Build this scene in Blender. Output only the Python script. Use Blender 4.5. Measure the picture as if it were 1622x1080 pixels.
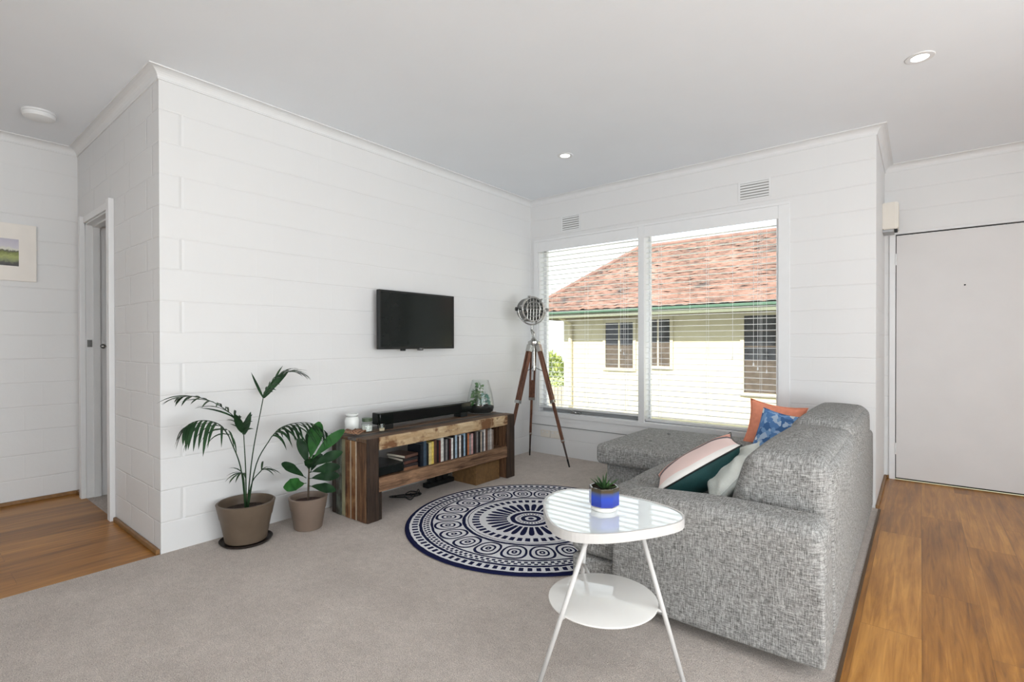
import bpy, bmesh, math, random
from mathutils import Vector, Matrix, noise

for o in list(bpy.data.objects): bpy.data.objects.remove(o)
SC = bpy.context.scene
COL = SC.collection
PI = math.pi

# ------------------------------------------------------------------ camera
cam_data = bpy.data.cameras.new('camera')
cam = bpy.data.objects.new('camera', cam_data)
COL.objects.link(cam)
F_PX = 802.593
cam_data.sensor_fit = 'HORIZONTAL'
cam_data.sensor_width = 36.0
cam_data.lens = F_PX / 1622.0 * 36.0
cam_data.shift_x = 0.0
cam_data.shift_y = (547.133 - 540.0) / 1622.0
cam_data.clip_start = 0.05
cam_data.clip_end = 300
fw = Vector((-0.62787, 0.77829, -0.00519)).normalized()
rt = Vector((0.7783, 0.6279, -0.0015)); rt = (rt - fw * rt.dot(fw)).normalized()
up = rt.cross(fw)
M = Matrix((rt, up, -fw)).transposed().to_4x4()
M.translation = Vector((3.0842, -4.1285, 1.1))
cam.matrix_world = M
SC.camera = cam

# ------------------------------------------------------------------ world, sun, window daylight, fill lamps, exposure
SC.view_settings.view_transform = 'Standard'
SC.view_settings.look = 'None'
SC.view_settings.gamma = 1.0
SC.view_settings.use_curve_mapping = False
SC.view_settings.exposure = 0.24

w = bpy.data.worlds.new('sky_world'); SC.world = w; w.use_nodes = True
wn = w.node_tree.nodes; wl = w.node_tree.links; wn.clear()
wo = wn.new('ShaderNodeOutputWorld'); bg = wn.new('ShaderNodeBackground')
tc = wn.new('ShaderNodeTexCoord'); sp = wn.new('ShaderNodeSeparateXYZ'); cr = wn.new('ShaderNodeValToRGB')
wl.new(tc.outputs['Generated'], sp.inputs[0]); wl.new(sp.outputs['Z'], cr.inputs[0])
cr.color_ramp.elements[0].position = 0.0; cr.color_ramp.elements[0].color = (0.93, 0.96, 1.0, 1)
cr.color_ramp.elements[1].position = 0.8; cr.color_ramp.elements[1].color = (0.72, 0.85, 1.0, 1)
wl.new(cr.outputs[0], bg.inputs['Color']); bg.inputs['Strength'].default_value = 1.75
wl.new(bg.outputs[0], wo.inputs[0])

def light(name, kind, loc, direction, energy, color=(1, 1, 1), **kw):
    d = bpy.data.lights.new(name, kind); d.energy = energy; d.color = color
    for k, v in kw.items(): setattr(d, k, v)
    o = bpy.data.objects.new(name, d); COL.objects.link(o); o.location = loc
    o.rotation_euler = Vector(direction).to_track_quat('-Z', 'Y').to_euler()
    return o
light('sun', 'SUN', (0, -10, 10), (-0.25, 0.95, -0.72), 7.8, (1.0, 0.95, 0.86), angle=0.01)
# daylight entering by the big windows of the right wall and of the wall behind the camera:
# sky light from above, plus unseen upward fill lamps added to brighten the ceiling
light('daylight_right', 'AREA', (5.76, -3.3, 1.45), (-1, 0.0, -0.50), 54, (0.955, 0.98, 1.0), shape='RECTANGLE', size=3.3, size_y=1.9)
light('ceiling_fill_right', 'AREA', (5.95, -3.3, 0.45), (-0.66, 0.05, 0.76), 128, (0.955, 0.98, 1.0), shape='RECTANGLE', size=3.3, size_y=0.9)  # added uplight, brightens the ceiling from outside the right window
light('fill_above_main', 'AREA', (1.2, 0.75, 2.95), (0, -0.62, -0.78), 62, (0.955, 0.98, 1.0), shape='RECTANGLE', size=2.6, size_y=0.9)  # unseen fill lamp added above the window head to brighten the far carpet
light('fill_below_main', 'AREA', (1.2, 0.95, -0.55), (0, -0.50, 0.86), 42, (0.97, 0.985, 1.0), shape='RECTANGLE', size=2.6, size_y=0.9)  # unseen fill lamp added below the sill to lift the far ceiling
light('daylight_back', 'AREA', (3.9, -7.18, 1.45), (0.1, 1, -0.50), 26, (0.955, 0.98, 1.0), shape='RECTANGLE', size=2.2, size_y=1.7)
light('ceiling_fill_back', 'AREA', (3.7, -7.35, 0.55), (0.0, 0.62, 0.80), 80, (0.955, 0.98, 1.0), shape='RECTANGLE', size=2.6, size_y=0.9)  # added uplight for the ceiling, outside the back window

# ------------------------------------------------------------------ material helpers
def rgb(r, g, b):
    f = lambda c: (c / 255 / 12.92) if c / 255 <= 0.04045 else (((c / 255) + 0.055) / 1.055) ** 2.4
    return (f(r), f(g), f(b), 1)

class NT:
    def __init__(self, name):
        self.m = bpy.data.materials.new(name); self.m.use_nodes = True
        self.t = self.m.node_tree; self.n = self.t.nodes; self.l = self.t.links
        self.n.clear()
        self.out = self.n.new('ShaderNodeOutputMaterial')
        self.b = self.n.new('ShaderNodeBsdfPrincipled')
        self.l.new(self.b.outputs[0], self.out.inputs[0])
    def set(self, k, v):
        if hasattr(v, 'is_linked') or isinstance(v, bpy.types.NodeSocket): self.l.new(v, self.b.inputs[k])
        else: self.b.inputs[k].default_value = v
    def node(self, t, **kw):
        x = self.n.new(t)
        for k, v in kw.items(): setattr(x, k, v)
        return x
    def plug(self, sock, v):
        if isinstance(v, bpy.types.NodeSocket): self.l.new(v, sock)
        else: sock.default_value = v
    def math(self, op, a, b=0.0, c=0.0, clamp=False):
        x = self.node('ShaderNodeMath', operation=op, use_clamp=clamp)
        self.plug(x.inputs[0], a); self.plug(x.inputs[1], b)
        if len(x.inputs) > 2: self.plug(x.inputs[2], c)
        return x.outputs[0]
    def pos(self, kind='Position'):
        if kind == 'Position': return self.node('ShaderNodeNewGeometry').outputs['Position']
        return self.node('ShaderNodeTexCoord').outputs[kind]
    def xyz(self, v):
        s = self.node('ShaderNodeSeparateXYZ'); self.l.new(v, s.inputs[0]); return s.outputs
    def comb(self, x, y, z):
        s = self.node('ShaderNodeCombineXYZ')
        for i, v in enumerate((x, y, z)): self.plug(s.inputs[i], v)
        return s.outputs[0]
    def scale(self, v, s):
        x = self.node('ShaderNodeMapping'); self.l.new(v, x.inputs[0]); x.inputs['Scale'].default_value = s
        return x.outputs[0]
    def noise(self, v, scale=5, detail=2, rough=0.5, dist=0.0):
        x = self.node('ShaderNodeTexNoise'); self.l.new(v, x.inputs['Vector'])
        x.inputs['Scale'].default_value = scale; x.inputs['Detail'].default_value = detail
        x.inputs['Roughness'].default_value = rough; x.inputs['Distortion'].default_value = dist
        return x.outputs['Fac']
    def ramp(self, f, stops, interp='LINEAR'):
        x = self.node('ShaderNodeValToRGB'); self.plug(x.inputs[0], f)
        e = x.color_ramp; e.interpolation = interp
        while len(e.elements) < len(stops): e.elements.new(0.5)
        for el, (p, c) in zip(e.elements, stops):
            el.position = p; el.color = c if len(c) == 4 else (*c, 1)
        return x.outputs[0]
    def mix(self, f, a, b, mode='MIX'):
        x = self.node('ShaderNodeMix', data_type='RGBA', blend_type=mode)
        self.plug(x.inputs[0], f); self.plug(x.inputs[6], a); self.plug(x.inputs[7], b)
        return x.outputs[2]
    def bump(self, h, dist=0.002, strength=1.0, normal=None):
        x = self.node('ShaderNodeBump'); self.l.new(h, x.inputs['Height'])
        x.inputs['Distance'].default_value = dist; x.inputs['Strength'].default_value = strength
        if normal is not None: self.l.new(normal, x.inputs['Normal'])
        self.l.new(x.outputs[0], self.b.inputs['Normal'])
        return x.outputs[0]

def plain(name, c, rough=0.5, metal=0.0, var=0.06, scale=12, bump=0.0, spec=None, coat=0.0):
    t = NT(name)
    v = t.pos('Object')
    n = t.noise(v, scale, 3)
    lo = tuple(max(0, x * (1 - var)) for x in c[:3]); hi = tuple(min(1, x * (1 + var)) for x in c[:3])
    t.set('Base Color', t.ramp(n, [(0.3, lo), (0.7, hi)]))
    t.set('Roughness', rough); t.set('Metallic', metal)
    if spec is not None: t.set('Specular IOR Level', spec)
    if coat: t.set('Coat Weight', coat); t.set('Coat Roughness', 0.05)
    if bump: t.bump(t.noise(v, scale * 12, 3), bump)
    return t.m

def glass_mat(name, tint=(0.985, 0.995, 0.99), ior=1.45):
    t = NT(name); t.n.remove(t.b)
    tr = t.node('ShaderNodeBsdfTransparent'); tr.inputs[0].default_value = (*tint, 1)
    gl = t.node('ShaderNodeBsdfGlossy'); gl.inputs['Roughness'].default_value = 0.02
    lw = t.node('ShaderNodeLayerWeight'); lw.inputs[0].default_value = 0.5
    fr = t.node('ShaderNodeMath', operation='MULTIPLY_ADD'); t.l.new(t.math('POWER', lw.outputs['Facing'], 4.0), fr.inputs[0]); fr.inputs[1].default_value = 0.55; fr.inputs[2].default_value = 0.04
    mx = t.node('ShaderNodeMixShader')
    t.l.new(fr.outputs[0], mx.inputs[0]); t.l.new(tr.outputs[0], mx.inputs[1]); t.l.new(gl.outputs[0], mx.inputs[2])
    t.l.new(mx.outputs[0], t.out.inputs[0])
    return t.m

def block_wall(name, c, xoff, yoff, vert):
    """painted concrete blockwork: recessed joints follow the wall's own direction and height"""
    t = NT(name); p = t.pos(); s = t.xyz(p)
    nrm = t.xyz(t.node('ShaderNodeNewGeometry').outputs['True Normal'])
    isx = t.math('GREATER_THAN', t.math('ABSOLUTE', nrm[0]), 0.5)
    hx = t.math('ADD', s[0], 20.0 + xoff); hy = t.math('ADD', s[1], 20.0 + yoff)
    h = t.math('ADD', t.math('MULTIPLY', isx, hy), t.math('MULTIPLY', t.math('SUBTRACT', 1.0, isx), hx))
    wob = t.math('MULTIPLY', t.math('SUBTRACT', t.noise(p, 5, 3), 0.5), 0.012)
    z = t.math('ADD', t.math('ADD', s[2], 0.006 + 0.1663 * 10), wob)
    zr = t.math('DIVIDE', z, 0.1663)
    row = t.math('FLOOR', zr)
    dz = t.math('MULTIPLY', t.math('SUBTRACT', 0.5, t.math('ABSOLUTE', t.math('SUBTRACT', t.math('FRACT', zr), 0.5))), 0.1663)
    odd = t.math('MODULO', row, 2.0)
    hh = t.math('DIVIDE', t.math('ADD', t.math('ADD', h, t.math('MULTIPLY', odd, 0.095)), t.math('MULTIPLY', wob, 0.6)), 0.397)
    dh = t.math('MULTIPLY', t.math('SUBTRACT', 0.5, t.math('ABSOLUTE', t.math('SUBTRACT', t.math('FRACT', hh), 0.5))), 0.397)
    def groove(d, w_): return t.math('SUBTRACT', 1.0, t.math('SMOOTH_MIN', t.math('DIVIDE', d, w_), 1.0, 0.3), clamp=True)
    seen = t.ramp(t.noise(p, 1.3, 2), [(0.30, (0.45, 0.45, 0.45)), (0.60, (1, 1, 1))])
    gh = t.math('MULTIPLY', groove(dz, 0.0055), seen)
    gv = t.math('MULTIPLY', groove(dh, 0.006 if vert < 0.5 else 0.013), vert)
    g = t.math('MAXIMUM', gh, gv)
    wn_ = t.node('ShaderNodeTexWhiteNoise', noise_dimensions='2D'); t.l.new(t.comb(row, t.math('FLOOR', hh), 0.0), wn_.inputs['Vector'])
    n1 = t.noise(p, 60, 4, 0.6); n2 = t.noise(p, 7, 2)
    hgt = t.math('ADD', t.math('MULTIPLY', g, -1.0), t.math('MULTIPLY', n1, 0.16))
    hgt = t.math('ADD', hgt, t.math('MULTIPLY', n2, 0.45))
    hgt = t.math('ADD', hgt, t.math('MULTIPLY', wn_.outputs['Value'], 0.04))
    t.bump(hgt, 0.003, 0.7)
    t.set('Base Color', t.ramp(t.noise(p, 3, 3), [(0.3, tuple(x * 0.985 for x in c[:3])), (0.7, c[:3])])); t.set('Roughness', 0.45); t.set('Specular IOR Level', 0.3)
    return t.m

WHITE = (0.69, 0.69, 0.69)
M_BLOCK_Y = block_wall('painted_block', WHITE, 0.0, 0.1, 0.10)
M_BLOCK_X = block_wall('painted_block_window_wall', WHITE, 0.05, 0.1, 0.15)
M_BLOCK_S = block_wall('painted_block_hall', WHITE, 0.108 - 20 % 0.397, 0.1, 1.6)
M_CEIL = plain('ceiling_paint', (0.795, 0.825, 0.86), 0.9, var=0.01, scale=3, bump=0.0004)
M_TRIM = plain('white_gloss_trim', (0.72, 0.725, 0.73), 0.32, var=0.015)
M_CORNICE = plain('cornice_paint', (0.70, 0.705, 0.71), 0.7, var=0.015)
M_DOOR = plain('door_paint', (0.63, 0.615, 0.61), 0.45, var=0.02, scale=4, bump=0.0003)
M_GLASS = glass_mat('window_glass')
M_JARGLASS = glass_mat('jar_glass', (0.975, 0.99, 0.985), 1.5)
M_CHROME = plain('chrome', (0.48, 0.48, 0.465), 0.24, 1.0, var=0.1)
M_BLACK = plain('black_plastic', (0.010, 0.011, 0.011), 0.4, var=0.1, spec=0.3)
M_SCREEN = plain('glossy_screen', (0.006, 0.008, 0.007), 0.12, var=0.05, spec=0.22)
M_BLACKMET = plain('black_metal', (0.02, 0.02, 0.02), 0.4, 0.6)
M_WHITEMET = plain('white_powder_coat', (0.56, 0.55, 0.535), 0.38, var=0.02)
M_CREAM = plain('cream_plastic', (0.70, 0.66, 0.60), 0.5, var=0.02)
M_ALU = plain('grey_aluminium', (0.36, 0.37, 0.38), 0.45, 0.3)

def carpet_mat():
    t = NT('grey_beige_carpet'); p = t.pos()
    n1 = t.noise(p, 260, 3, 0.7); n2 = t.noise(p, 3.5, 3, 0.6); n3 = t.noise(p, 70, 3, 0.6)
    c = t.ramp(n1, [(0.32, rgb(158, 146, 138)), (0.68, rgb(250, 238, 228))])
    c2 = t.ramp(n2, [(0.3, (0.85, 0.845, 0.84)), (0.7, (1.0, 1.0, 1.0))])
    c = t.mix(1.0, c, c2, 'MULTIPLY')
    c3 = t.ramp(n3, [(0.3, (0.84, 0.84, 0.84)), (0.7, (1.0, 1.0, 1.0))])
    c = t.mix(1.0, c, c3, 'MULTIPLY')
    c4 = t.ramp(t.noise(p, 22, 4, 0.7), [(0.32, (0.86, 0.855, 0.85)), (0.62, (1.0, 1.0, 1.0))])
    c = t.mix(1.0, c, c4, 'MULTIPLY')
    t.set('Base Color', c); t.set('Roughness', 0.97); t.set('Specular IOR Level', 0.1)
    t.set('Sheen Weight', 0.2)
    t.bump(t.math('ADD', n1, t.math('MULTIPLY', n3, 1.5)), 0.006, 0.9)
    return t.m
M_CARPET = carpet_mat()

def timber_mat():
    t = NT('laminate_timber_floor'); s = t.xyz(t.pos())
    vec = t.comb(t.math('ADD', s[1], 30.0), t.math('ADD', s[0], 10.02), 0.0)
    br = t.node('ShaderNodeTexBrick'); t.l.new(vec, br.inputs['Vector'])
    br.offset = 0.37; br.offset_frequency = 2
    br.inputs['Scale'].default_value = 1.0
    br.inputs['Brick Width'].default_value = 1.25; br.inputs['Row Height'].default_value = 0.19
    br.inputs['Mortar Size'].default_value = 0.0009; br.inputs['Mortar Smooth'].default_value = 0.3
    br.inputs['Color1'].default_value = (0, 0, 0, 1); br.inputs['Color2'].default_value = (1, 1, 1, 1)
    tone = t.xyz(br.outputs['Color'])[0]
    gv = t.comb(t.math('MULTIPLY', s[0], 44.0), t.math('MULTIPLY', s[1], 2.2), t.math('MULTIPLY', tone, 9.0))
    g = t.noise(gv, 1.0, 6, 0.62, 0.9)
    gv2 = t.comb(t.math('MULTIPLY', s[0], 6.0), t.math('MULTIPLY', s[1], 1.0), t.math('MULTIPLY', tone, 5.0))
    g2 = t.noise(gv2, 1.0, 3, 0.5, 1.5)
    f = t.math('ADD', t.math('MULTIPLY', g, 0.6), t.math('MULTIPLY', g2, 0.4))
    f = t.math('ADD', f, t.math('MULTIPLY', t.math('SUBTRACT', tone, 0.5), 0.16))
    c = t.ramp(f, [(0.30, rgb(112, 70, 26)), (0.5, rgb(160, 108, 46)), (0.70, rgb(200, 144, 72))])
    c = t.mix(t.math('MULTIPLY', br.outputs['Fac'], 0.35), c, (0.06, 0.03, 0.012, 1))
    t.set('Base Color', c); t.set('Roughness', t.math('ADD', 0.26, t.math('MULTIPLY', g, 0.10)))
    t.set('Specular IOR Level', 0.3)
    t.bump(t.math('ADD', g, t.math('MULTIPLY', br.outputs['Fac'], -3.0)), 0.0004, 0.6)
    return t.m
M_TIMBER = timber_mat()
M_EDGE = plain('brown_floor_beading', rgb(128, 92, 52), 0.45, var=0.2, scale=30)

def fabric_mat(name, dark, light, warp=1.0):
    t = NT(name); p = t.pos('Object')
    a = t.noise(t.scale(p, (330, 42, 42)), 1.0, 2, 0.7)
    b = t.noise(t.scale(p, (36, 36, 330)), 1.0, 2, 0.7)
    c = t.noise(t.scale(p, (42, 330, 42)), 1.0, 2, 0.7)
    d = t.noise(p, 520, 2, 0.6)
    nn = t.xyz(t.node('ShaderNodeNewGeometry').outputs['Normal'])
    wt = [t.math('MULTIPLY_ADD', t.math('POWER', t.math('ABSOLUTE', nn[k]), 1.5), -1.0, 1.0) for k in range(3)]
    def wtd(x, k): return t.math('MULTIPLY', t.math('SUBTRACT', x, 0.5), wt[k])
    s = t.math('ADD', t.math('ADD', wtd(a, 0), wtd(b, 2)), wtd(c, 1))
    s = t.math('ADD', s, t.math('MULTIPLY', t.math('SUBTRACT', d, 0.5), 0.6))
    s = t.math('MULTIPLY_ADD', s, 0.34, 0.5)
    col = t.ramp(s, [(0.40, dark), (0.5, tuple((x + y) / 2.2 for x, y in zip(dark, light))), (0.60, light)])
    t.set('Base Color', col); t.set('Roughness', 0.95); t.set('Specular IOR Level', 0.15)
    t.bump(s, 0.006, 0.7)
    return t.m
M_FABRIC = fabric_mat('grey_tweed_fabric', (0.075, 0.074, 0.070), (0.52, 0.515, 0.50))

def wood_mat(name, c1, c2, grain_axis=1, worn=None):
    t = NT(name); p = t.pos('Object')
    sc = [38, 38, 38]; sc[grain_axis] = 3.0
    n = t.noise(t.scale(p, tuple(sc)), 1.0, 6, 0.68, 0.8)
    n2 = t.noise(p, 7, 3, 0.6)
    c = t.ramp(n, [(0.34, c1), (0.64, c2)])
    if worn:
        m = t.ramp(t.math('ADD', t.math('MULTIPLY', n2, 0.7), t.math('MULTIPLY', n, 0.4)), [(0.52, (0, 0, 0)), (0.60, (1, 1, 1))])
        c = t.mix(m, c, (*worn[:3], 1))
    c = t.mix(1.0, c, t.ramp(n2, [(0.3, (0.72, 0.72, 0.72)), (0.7, (1, 1, 1))]), 'MULTIPLY')
    t.set('Base Color', c); t.set('Roughness', 0.55); t.set('Specular IOR Level', 0.3)
    t.bump(n, 0.0025, 0.8)
    return t.m

# ------------------------------------------------------------------ geometry helpers
def new_obj(name, bm, mat=None, parent=None, smooth=False):
    me = bpy.data.meshes.new(name)
    bmesh.ops.recalc_face_normals(bm, faces=bm.faces[:])
    bm.to_mesh(me); bm.free()
    o = bpy.data.objects.new(name, me); COL.objects.link(o)
    mats = mat if isinstance(mat, (list, tuple)) else ([mat] if mat else [])
    for m in mats: me.materials.append(m)
    if smooth:
        me.polygons.foreach_set('use_smooth', [True] * len(me.polygons))
    if parent is not None: o.parent = parent
    return o
def thing(name, label, cat, loc=(0, 0, 0), group=None, rotz=0.0):
    o = bpy.data.objects.new(name, None); COL.objects.link(o); o.empty_display_size = 0.1
    o.location = loc; o.rotation_euler = (0, 0, rotz)
    o['label'] = label; o['category'] = cat
    if group: o['group'] = group
    return o
def tag(o, label, cat, group=None):
    o['label'] = label; o['category'] = cat
    if group: o['group'] = group
    return o
def struct(name, bm, mat, parent=None, smooth=False, label=None, cat=None):
    o = new_obj(name, bm, mat, parent, smooth)
    if parent is None:
        o['kind'] = 'structure'
        if label: o['label'] = label
        if cat: o['category'] = cat
    return o
def shade_auto(o, ang=35):
    me = o.data
    me.polygons.foreach_set('use_smooth', [True] * len(me.polygons))
    bm = bmesh.new(); bm.from_mesh(me)
    for e in bm.edges:
        if len(e.link_faces) == 2 and e.calc_face_angle(0) > math.radians(ang): e.smooth = False
    bm.to_mesh(me); bm.free()
    return o

def box(bm, lo, hi, bev=0.0, seg=2, mi=0):
    t = bmesh.new()
    bmesh.ops.create_cube(t, size=1.0)
    c = [(a + b) / 2 for a, b in zip(lo, hi)]; s = [b - a for a, b in zip(lo, hi)]
    for v in t.verts: v.co = Vector((c[i] + v.co[i] * s[i] for i in range(3)))
    if bev > 0: bmesh.ops.bevel(t, geom=t.edges[:] , offset=bev, segments=seg, affect='EDGES', profile=0.5)
    for f in t.faces: f.material_index = mi
    merge(bm, t); return bm
def merge(bm, t, mat=None):
    me = bpy.data.meshes.new('tmp'); 
    if mat is not None: t.transform(mat)
    t.to_mesh(me); t.free(); bm.from_mesh(me); bpy.data.meshes.remove(me)
def B(): return bmesh.new()
def Box(lo, hi, bev=0.0, seg=2): return box(bmesh.new(), lo, hi, bev, seg)

def tube(bm, pts, r, n=8, caps=True, mi=0):
    pts = [Vector(p) for p in pts]
    rs = r if isinstance(r, (list, tuple)) else [r] * len(pts)
    rings = []
    T = (pts[1] - pts[0]).normalized()
    a = Vector((0, 0, 1)) if abs(T.z) < 0.9 else Vector((1, 0, 0))
    N = T.cross(a).normalized()
    for i, p in enumerate(pts):
        if i == 0: T = (pts[1] - pts[0])
        elif i == len(pts) - 1: T = pts[-1] - pts[-2]
        else: T = (pts[i + 1] - pts[i - 1])
        T.normalize(); N = (N - T * N.dot(T)).normalized(); Bn = T.cross(N)
        rings.append([bm.verts.new(p + (N * math.cos(2 * PI * k / n) + Bn * math.sin(2 * PI * k / n)) * rs[i]) for k in range(n)])
    for i in range(len(rings) - 1):
        for k in range(n):
            f = bm.faces.new((rings[i][k], rings[i][(k + 1) % n], rings[i + 1][(k + 1) % n], rings[i + 1][k])); f.material_index = mi
    if caps:
        bm.faces.new(rings[0][::-1]).material_index = mi; bm.faces.new(rings[-1]).material_index = mi
    return bm
def lathe(bm, prof, n=32, c=(0, 0, 0), mi=0, mat=None):
    """prof: (r, z) list"""
    t = bmesh.new() if mat is not None else bm
    rings = []
    for r, z in prof:
        if r < 1e-6: rings.append([t.verts.new((c[0], c[1], c[2] + z))])
        else: rings.append([t.verts.new((c[0] + r * math.cos(2 * PI * k / n), c[1] + r * math.sin(2 * PI * k / n), c[2] + z)) for k in range(n)])
    for a, b in zip(rings, rings[1:]):
        for k in range(n):
            k2 = (k + 1) % n
            if len(a) == 1 and len(b) == 1: continue
            if len(a) == 1: f = t.faces.new((a[0], b[k], b[k2]))
            elif len(b) == 1: f = t.faces.new((a[k], a[k2], b[0]))
            else: f = t.faces.new((a[k], a[k2], b[k2], b[k]))
            f.material_index = mi
    if mat is not None: merge(bm, t, mat)
    return bm
def frame_mat(origin, zdir, xdir=None):
    z = Vector(zdir).normalized()
    x = Vector(xdir) if xdir is not None else (Vector((0, 0, 1)) if abs(z.z) < 0.9 else Vector((1, 0, 0)))
    x = (x - z * x.dot(z)).normalized(); y = z.cross(x)
    m = Matrix((x, y, z)).transposed().to_4x4(); m.translation = Vector(origin); return m
def catmull(P, n=6):
    P = [Vector(p) for p in P]; Q = [P[0] * 2 - P[1]] + P + [P[-1] * 2 - P[-2]]; out = []
    for i in range(1, len(Q) - 2):
        for k in range(n):
            t = k / n; a, b, c, d = Q[i - 1], Q[i], Q[i + 1], Q[i + 2]
            out.append(0.5 * ((2 * b) + (c - a) * t + (2 * a - 5 * b + 4 * c - d) * t * t + (3 * b - a - 3 * c + d) * t ** 3))
    out.append(P[-1]); return out
def outline_solid(bm, pts, z0, z1, bev=0.0, mi=0):
    t = bmesh.new()
    a = [t.verts.new((p[0], p[1], z0)) for p in pts]
    f = t.faces.new(a); r = bmesh.ops.extrude_face_region(t, geom=[f])
    for v in [g for g in r['geom'] if isinstance(g, bmesh.types.BMVert)]: v.co.z = z1
    bmesh.ops.recalc_face_normals(t, faces=t.faces[:])
    if bev:
        es = [e for e in t.edges if abs(e.verts[0].co.z - e.verts[1].co.z) < 1e-6]
        bmesh.ops.bevel(t, geom=es, offset=bev, segments=2, affect='EDGES')
    for f in t.faces: f.material_index = mi
    merge(bm, t); return bm

# ------------------------------------------------------------------ dimensions
LA = 3.226      # tv wall length, window wall is y = 0
XC = 2.853      # right end of window wall
YD = 0.994      # entrance door wall
XE = -1.756     # hall end wall
ZC = 2.525      # ceiling
XR, YB = 5.6, -7.0

# ------------------------------------------------------------------ floor, ceiling
struct('floor', Box((0.0, YB, -0.06), (2.875, 0.0, 0.0)), M_CARPET)
b = B(); box(b, (XE - 0.1, YB, -0.06), (0.0, -LA, -0.004)); box(b, (2.875, YB, -0.06), (XR, 0.0, -0.004)); box(b, (XC, 0.0, -0.06), (XR, YD, -0.004))
struct('floor_timber', b, M_TIMBER)
struct('floor_bedroom', Box((-3.6, -LA, -0.06), (-0.12, 0.0, -0.002)), M_CARPET)
struct('ceiling', Box((-3.6, YB - 0.2, ZC), (XR + 0.3, YD + 0.2, ZC + 0.12)), M_CEIL)
b = B(); box(b, (2.870, YB, -0.004), (2.881, -0.02, 0.003)); struct('trim_1', b, plain('dark_edge_strip', rgb(84, 62, 40), 0.5))
# ------------------------------------------------------------------ walls
struct('wall_left', Box((-0.12, -LA + 0.12, -0.05), (0.0, 0.12, ZC)), M_BLOCK_Y)
WX0, WX1, WZ0, WZ1 = 0.085, 2.275, 0.405, 2.105
b = B()
box(b, (0.0, 0, -0.05), (WX0, 0.16, ZC)); box(b, (WX1, 0, -0.05), (XC, 0.16, ZC))
box(b, (WX0, 0, -0.05), (WX1, 0.16, WZ0)); box(b, (WX0, 0, WZ1), (WX1, 0.16, ZC))
struct('wall_back', b, M_BLOCK_X)
struct('wall_entry_return', Box((XC - 0.16, 0.16, -0.05), (XC, YD, ZC)), M_BLOCK_Y)
DX0, DX1, DZ = 2.93, 3.75, 1.955
b = B(); box(b, (XC - 0.16, YD, -0.05), (DX0 - 0.045, YD + 0.12, ZC)); box(b, (DX1 + 0.045, YD, -0.05), (XR, YD + 0.12, ZC)); box(b, (DX0 - 0.045, YD, DZ + 0.012), (DX1 + 0.045, YD + 0.12, ZC))
struct('wall_entry', b, M_BLOCK_X)
SX0, SX1, SZ = -1.555, -0.855, 1.965
b = B(); box(b, (XE, -LA, -0.05), (SX0, -LA + 0.12, ZC)); box(b, (SX1, -LA, -0.05), (0.0, -LA + 0.12, ZC)); box(b, (SX0, -LA, SZ), (SX1, -LA + 0.12, ZC))
struct('wall_hall_side', b, M_BLOCK_S)
struct('wall_hall_end', Box((XE - 0.12, YB, -0.05), (XE, -LA + 0.12, ZC)), M_BLOCK_Y)
# bedroom shell behind the hall door
b = B(); box(b, (-3.7, -LA + 0.12, -0.05), (-3.6, 0.1, ZC)); box(b, (-3.6, 0.0, -0.05), (-0.12, 0.12, ZC)); box(b, (-3.6, -LA, -0.05), (XE - 0.12, -LA + 0.12, ZC))
struct('wall_bedroom', b, M_BLOCK_X)
# wall behind the camera and the right wall, both with wide windows
b = B()
box(b, (XE, YB - 0.12, -0.05), (2.0, YB, ZC)); box(b, (5.0, YB - 0.12, -0.05), (XR + 0.12, YB, ZC)); box(b, (2.0, YB - 0.12, -0.05), (5.0, YB, 0.35)); box(b, (2.0, YB - 0.12, 2.35), (5.0, YB, ZC))
struct('wall_front', b, M_BLOCK_X)
b = B()
box(b, (XR, YB, -0.05), (XR + 0.12, -5.0, ZC)); box(b, (XR, -1.6, -0.05), (XR + 0.12, YD + 0.12, ZC)); box(b, (XR, -5.0, -0.05), (XR + 0.12, -1.6, 0.25)); box(b, (XR, -5.0, 2.45), (XR + 0.12, -1.6, ZC))
struct('wall_right', b, M_BLOCK_Y)
def simple_window(name, axis, pos, a0, a1, z0, z1):
    b = B(); g = B()
    def bx(bb, a, c, za, zb, d0, d1):
        if axis == 0: box(bb, (pos + d0, a, za), (pos + d1, c, zb))
        else: box(bb, (a, pos + d0, za), (c, pos + d1, zb))
    fwd = 0.05
    for za, zb in ((z0, z0 + fwd), (z1 - fwd, z1)): bx(b, a0, a1, za, zb, 0.03, 0.09)
    mid = (a0 + a1) / 2
    for c in (a0 + fwd / 2, mid, a1 - fwd / 2): bx(b, c - fwd / 2, c + fwd / 2, z0 + fwd, z1 - fwd, 0.031, 0.089)
    o = struct(name, b, M_TRIM); bx(g, a0 + fwd, mid - fwd / 2, z0 + fwd, z1 - fwd, 0.057, 0.061); bx(g, mid + fwd / 2, a1 - fwd, z0 + fwd, z1 - fwd, 0.057, 0.061)
    new_obj('window_pane', g, M_GLASS, o)
simple_window('window_2', 0, XR, -5.0, -1.6, 0.25, 2.45)
simple_window('window_3', 1, YB - 0.12, 2.0, 5.0, 0.35, 2.35)

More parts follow.
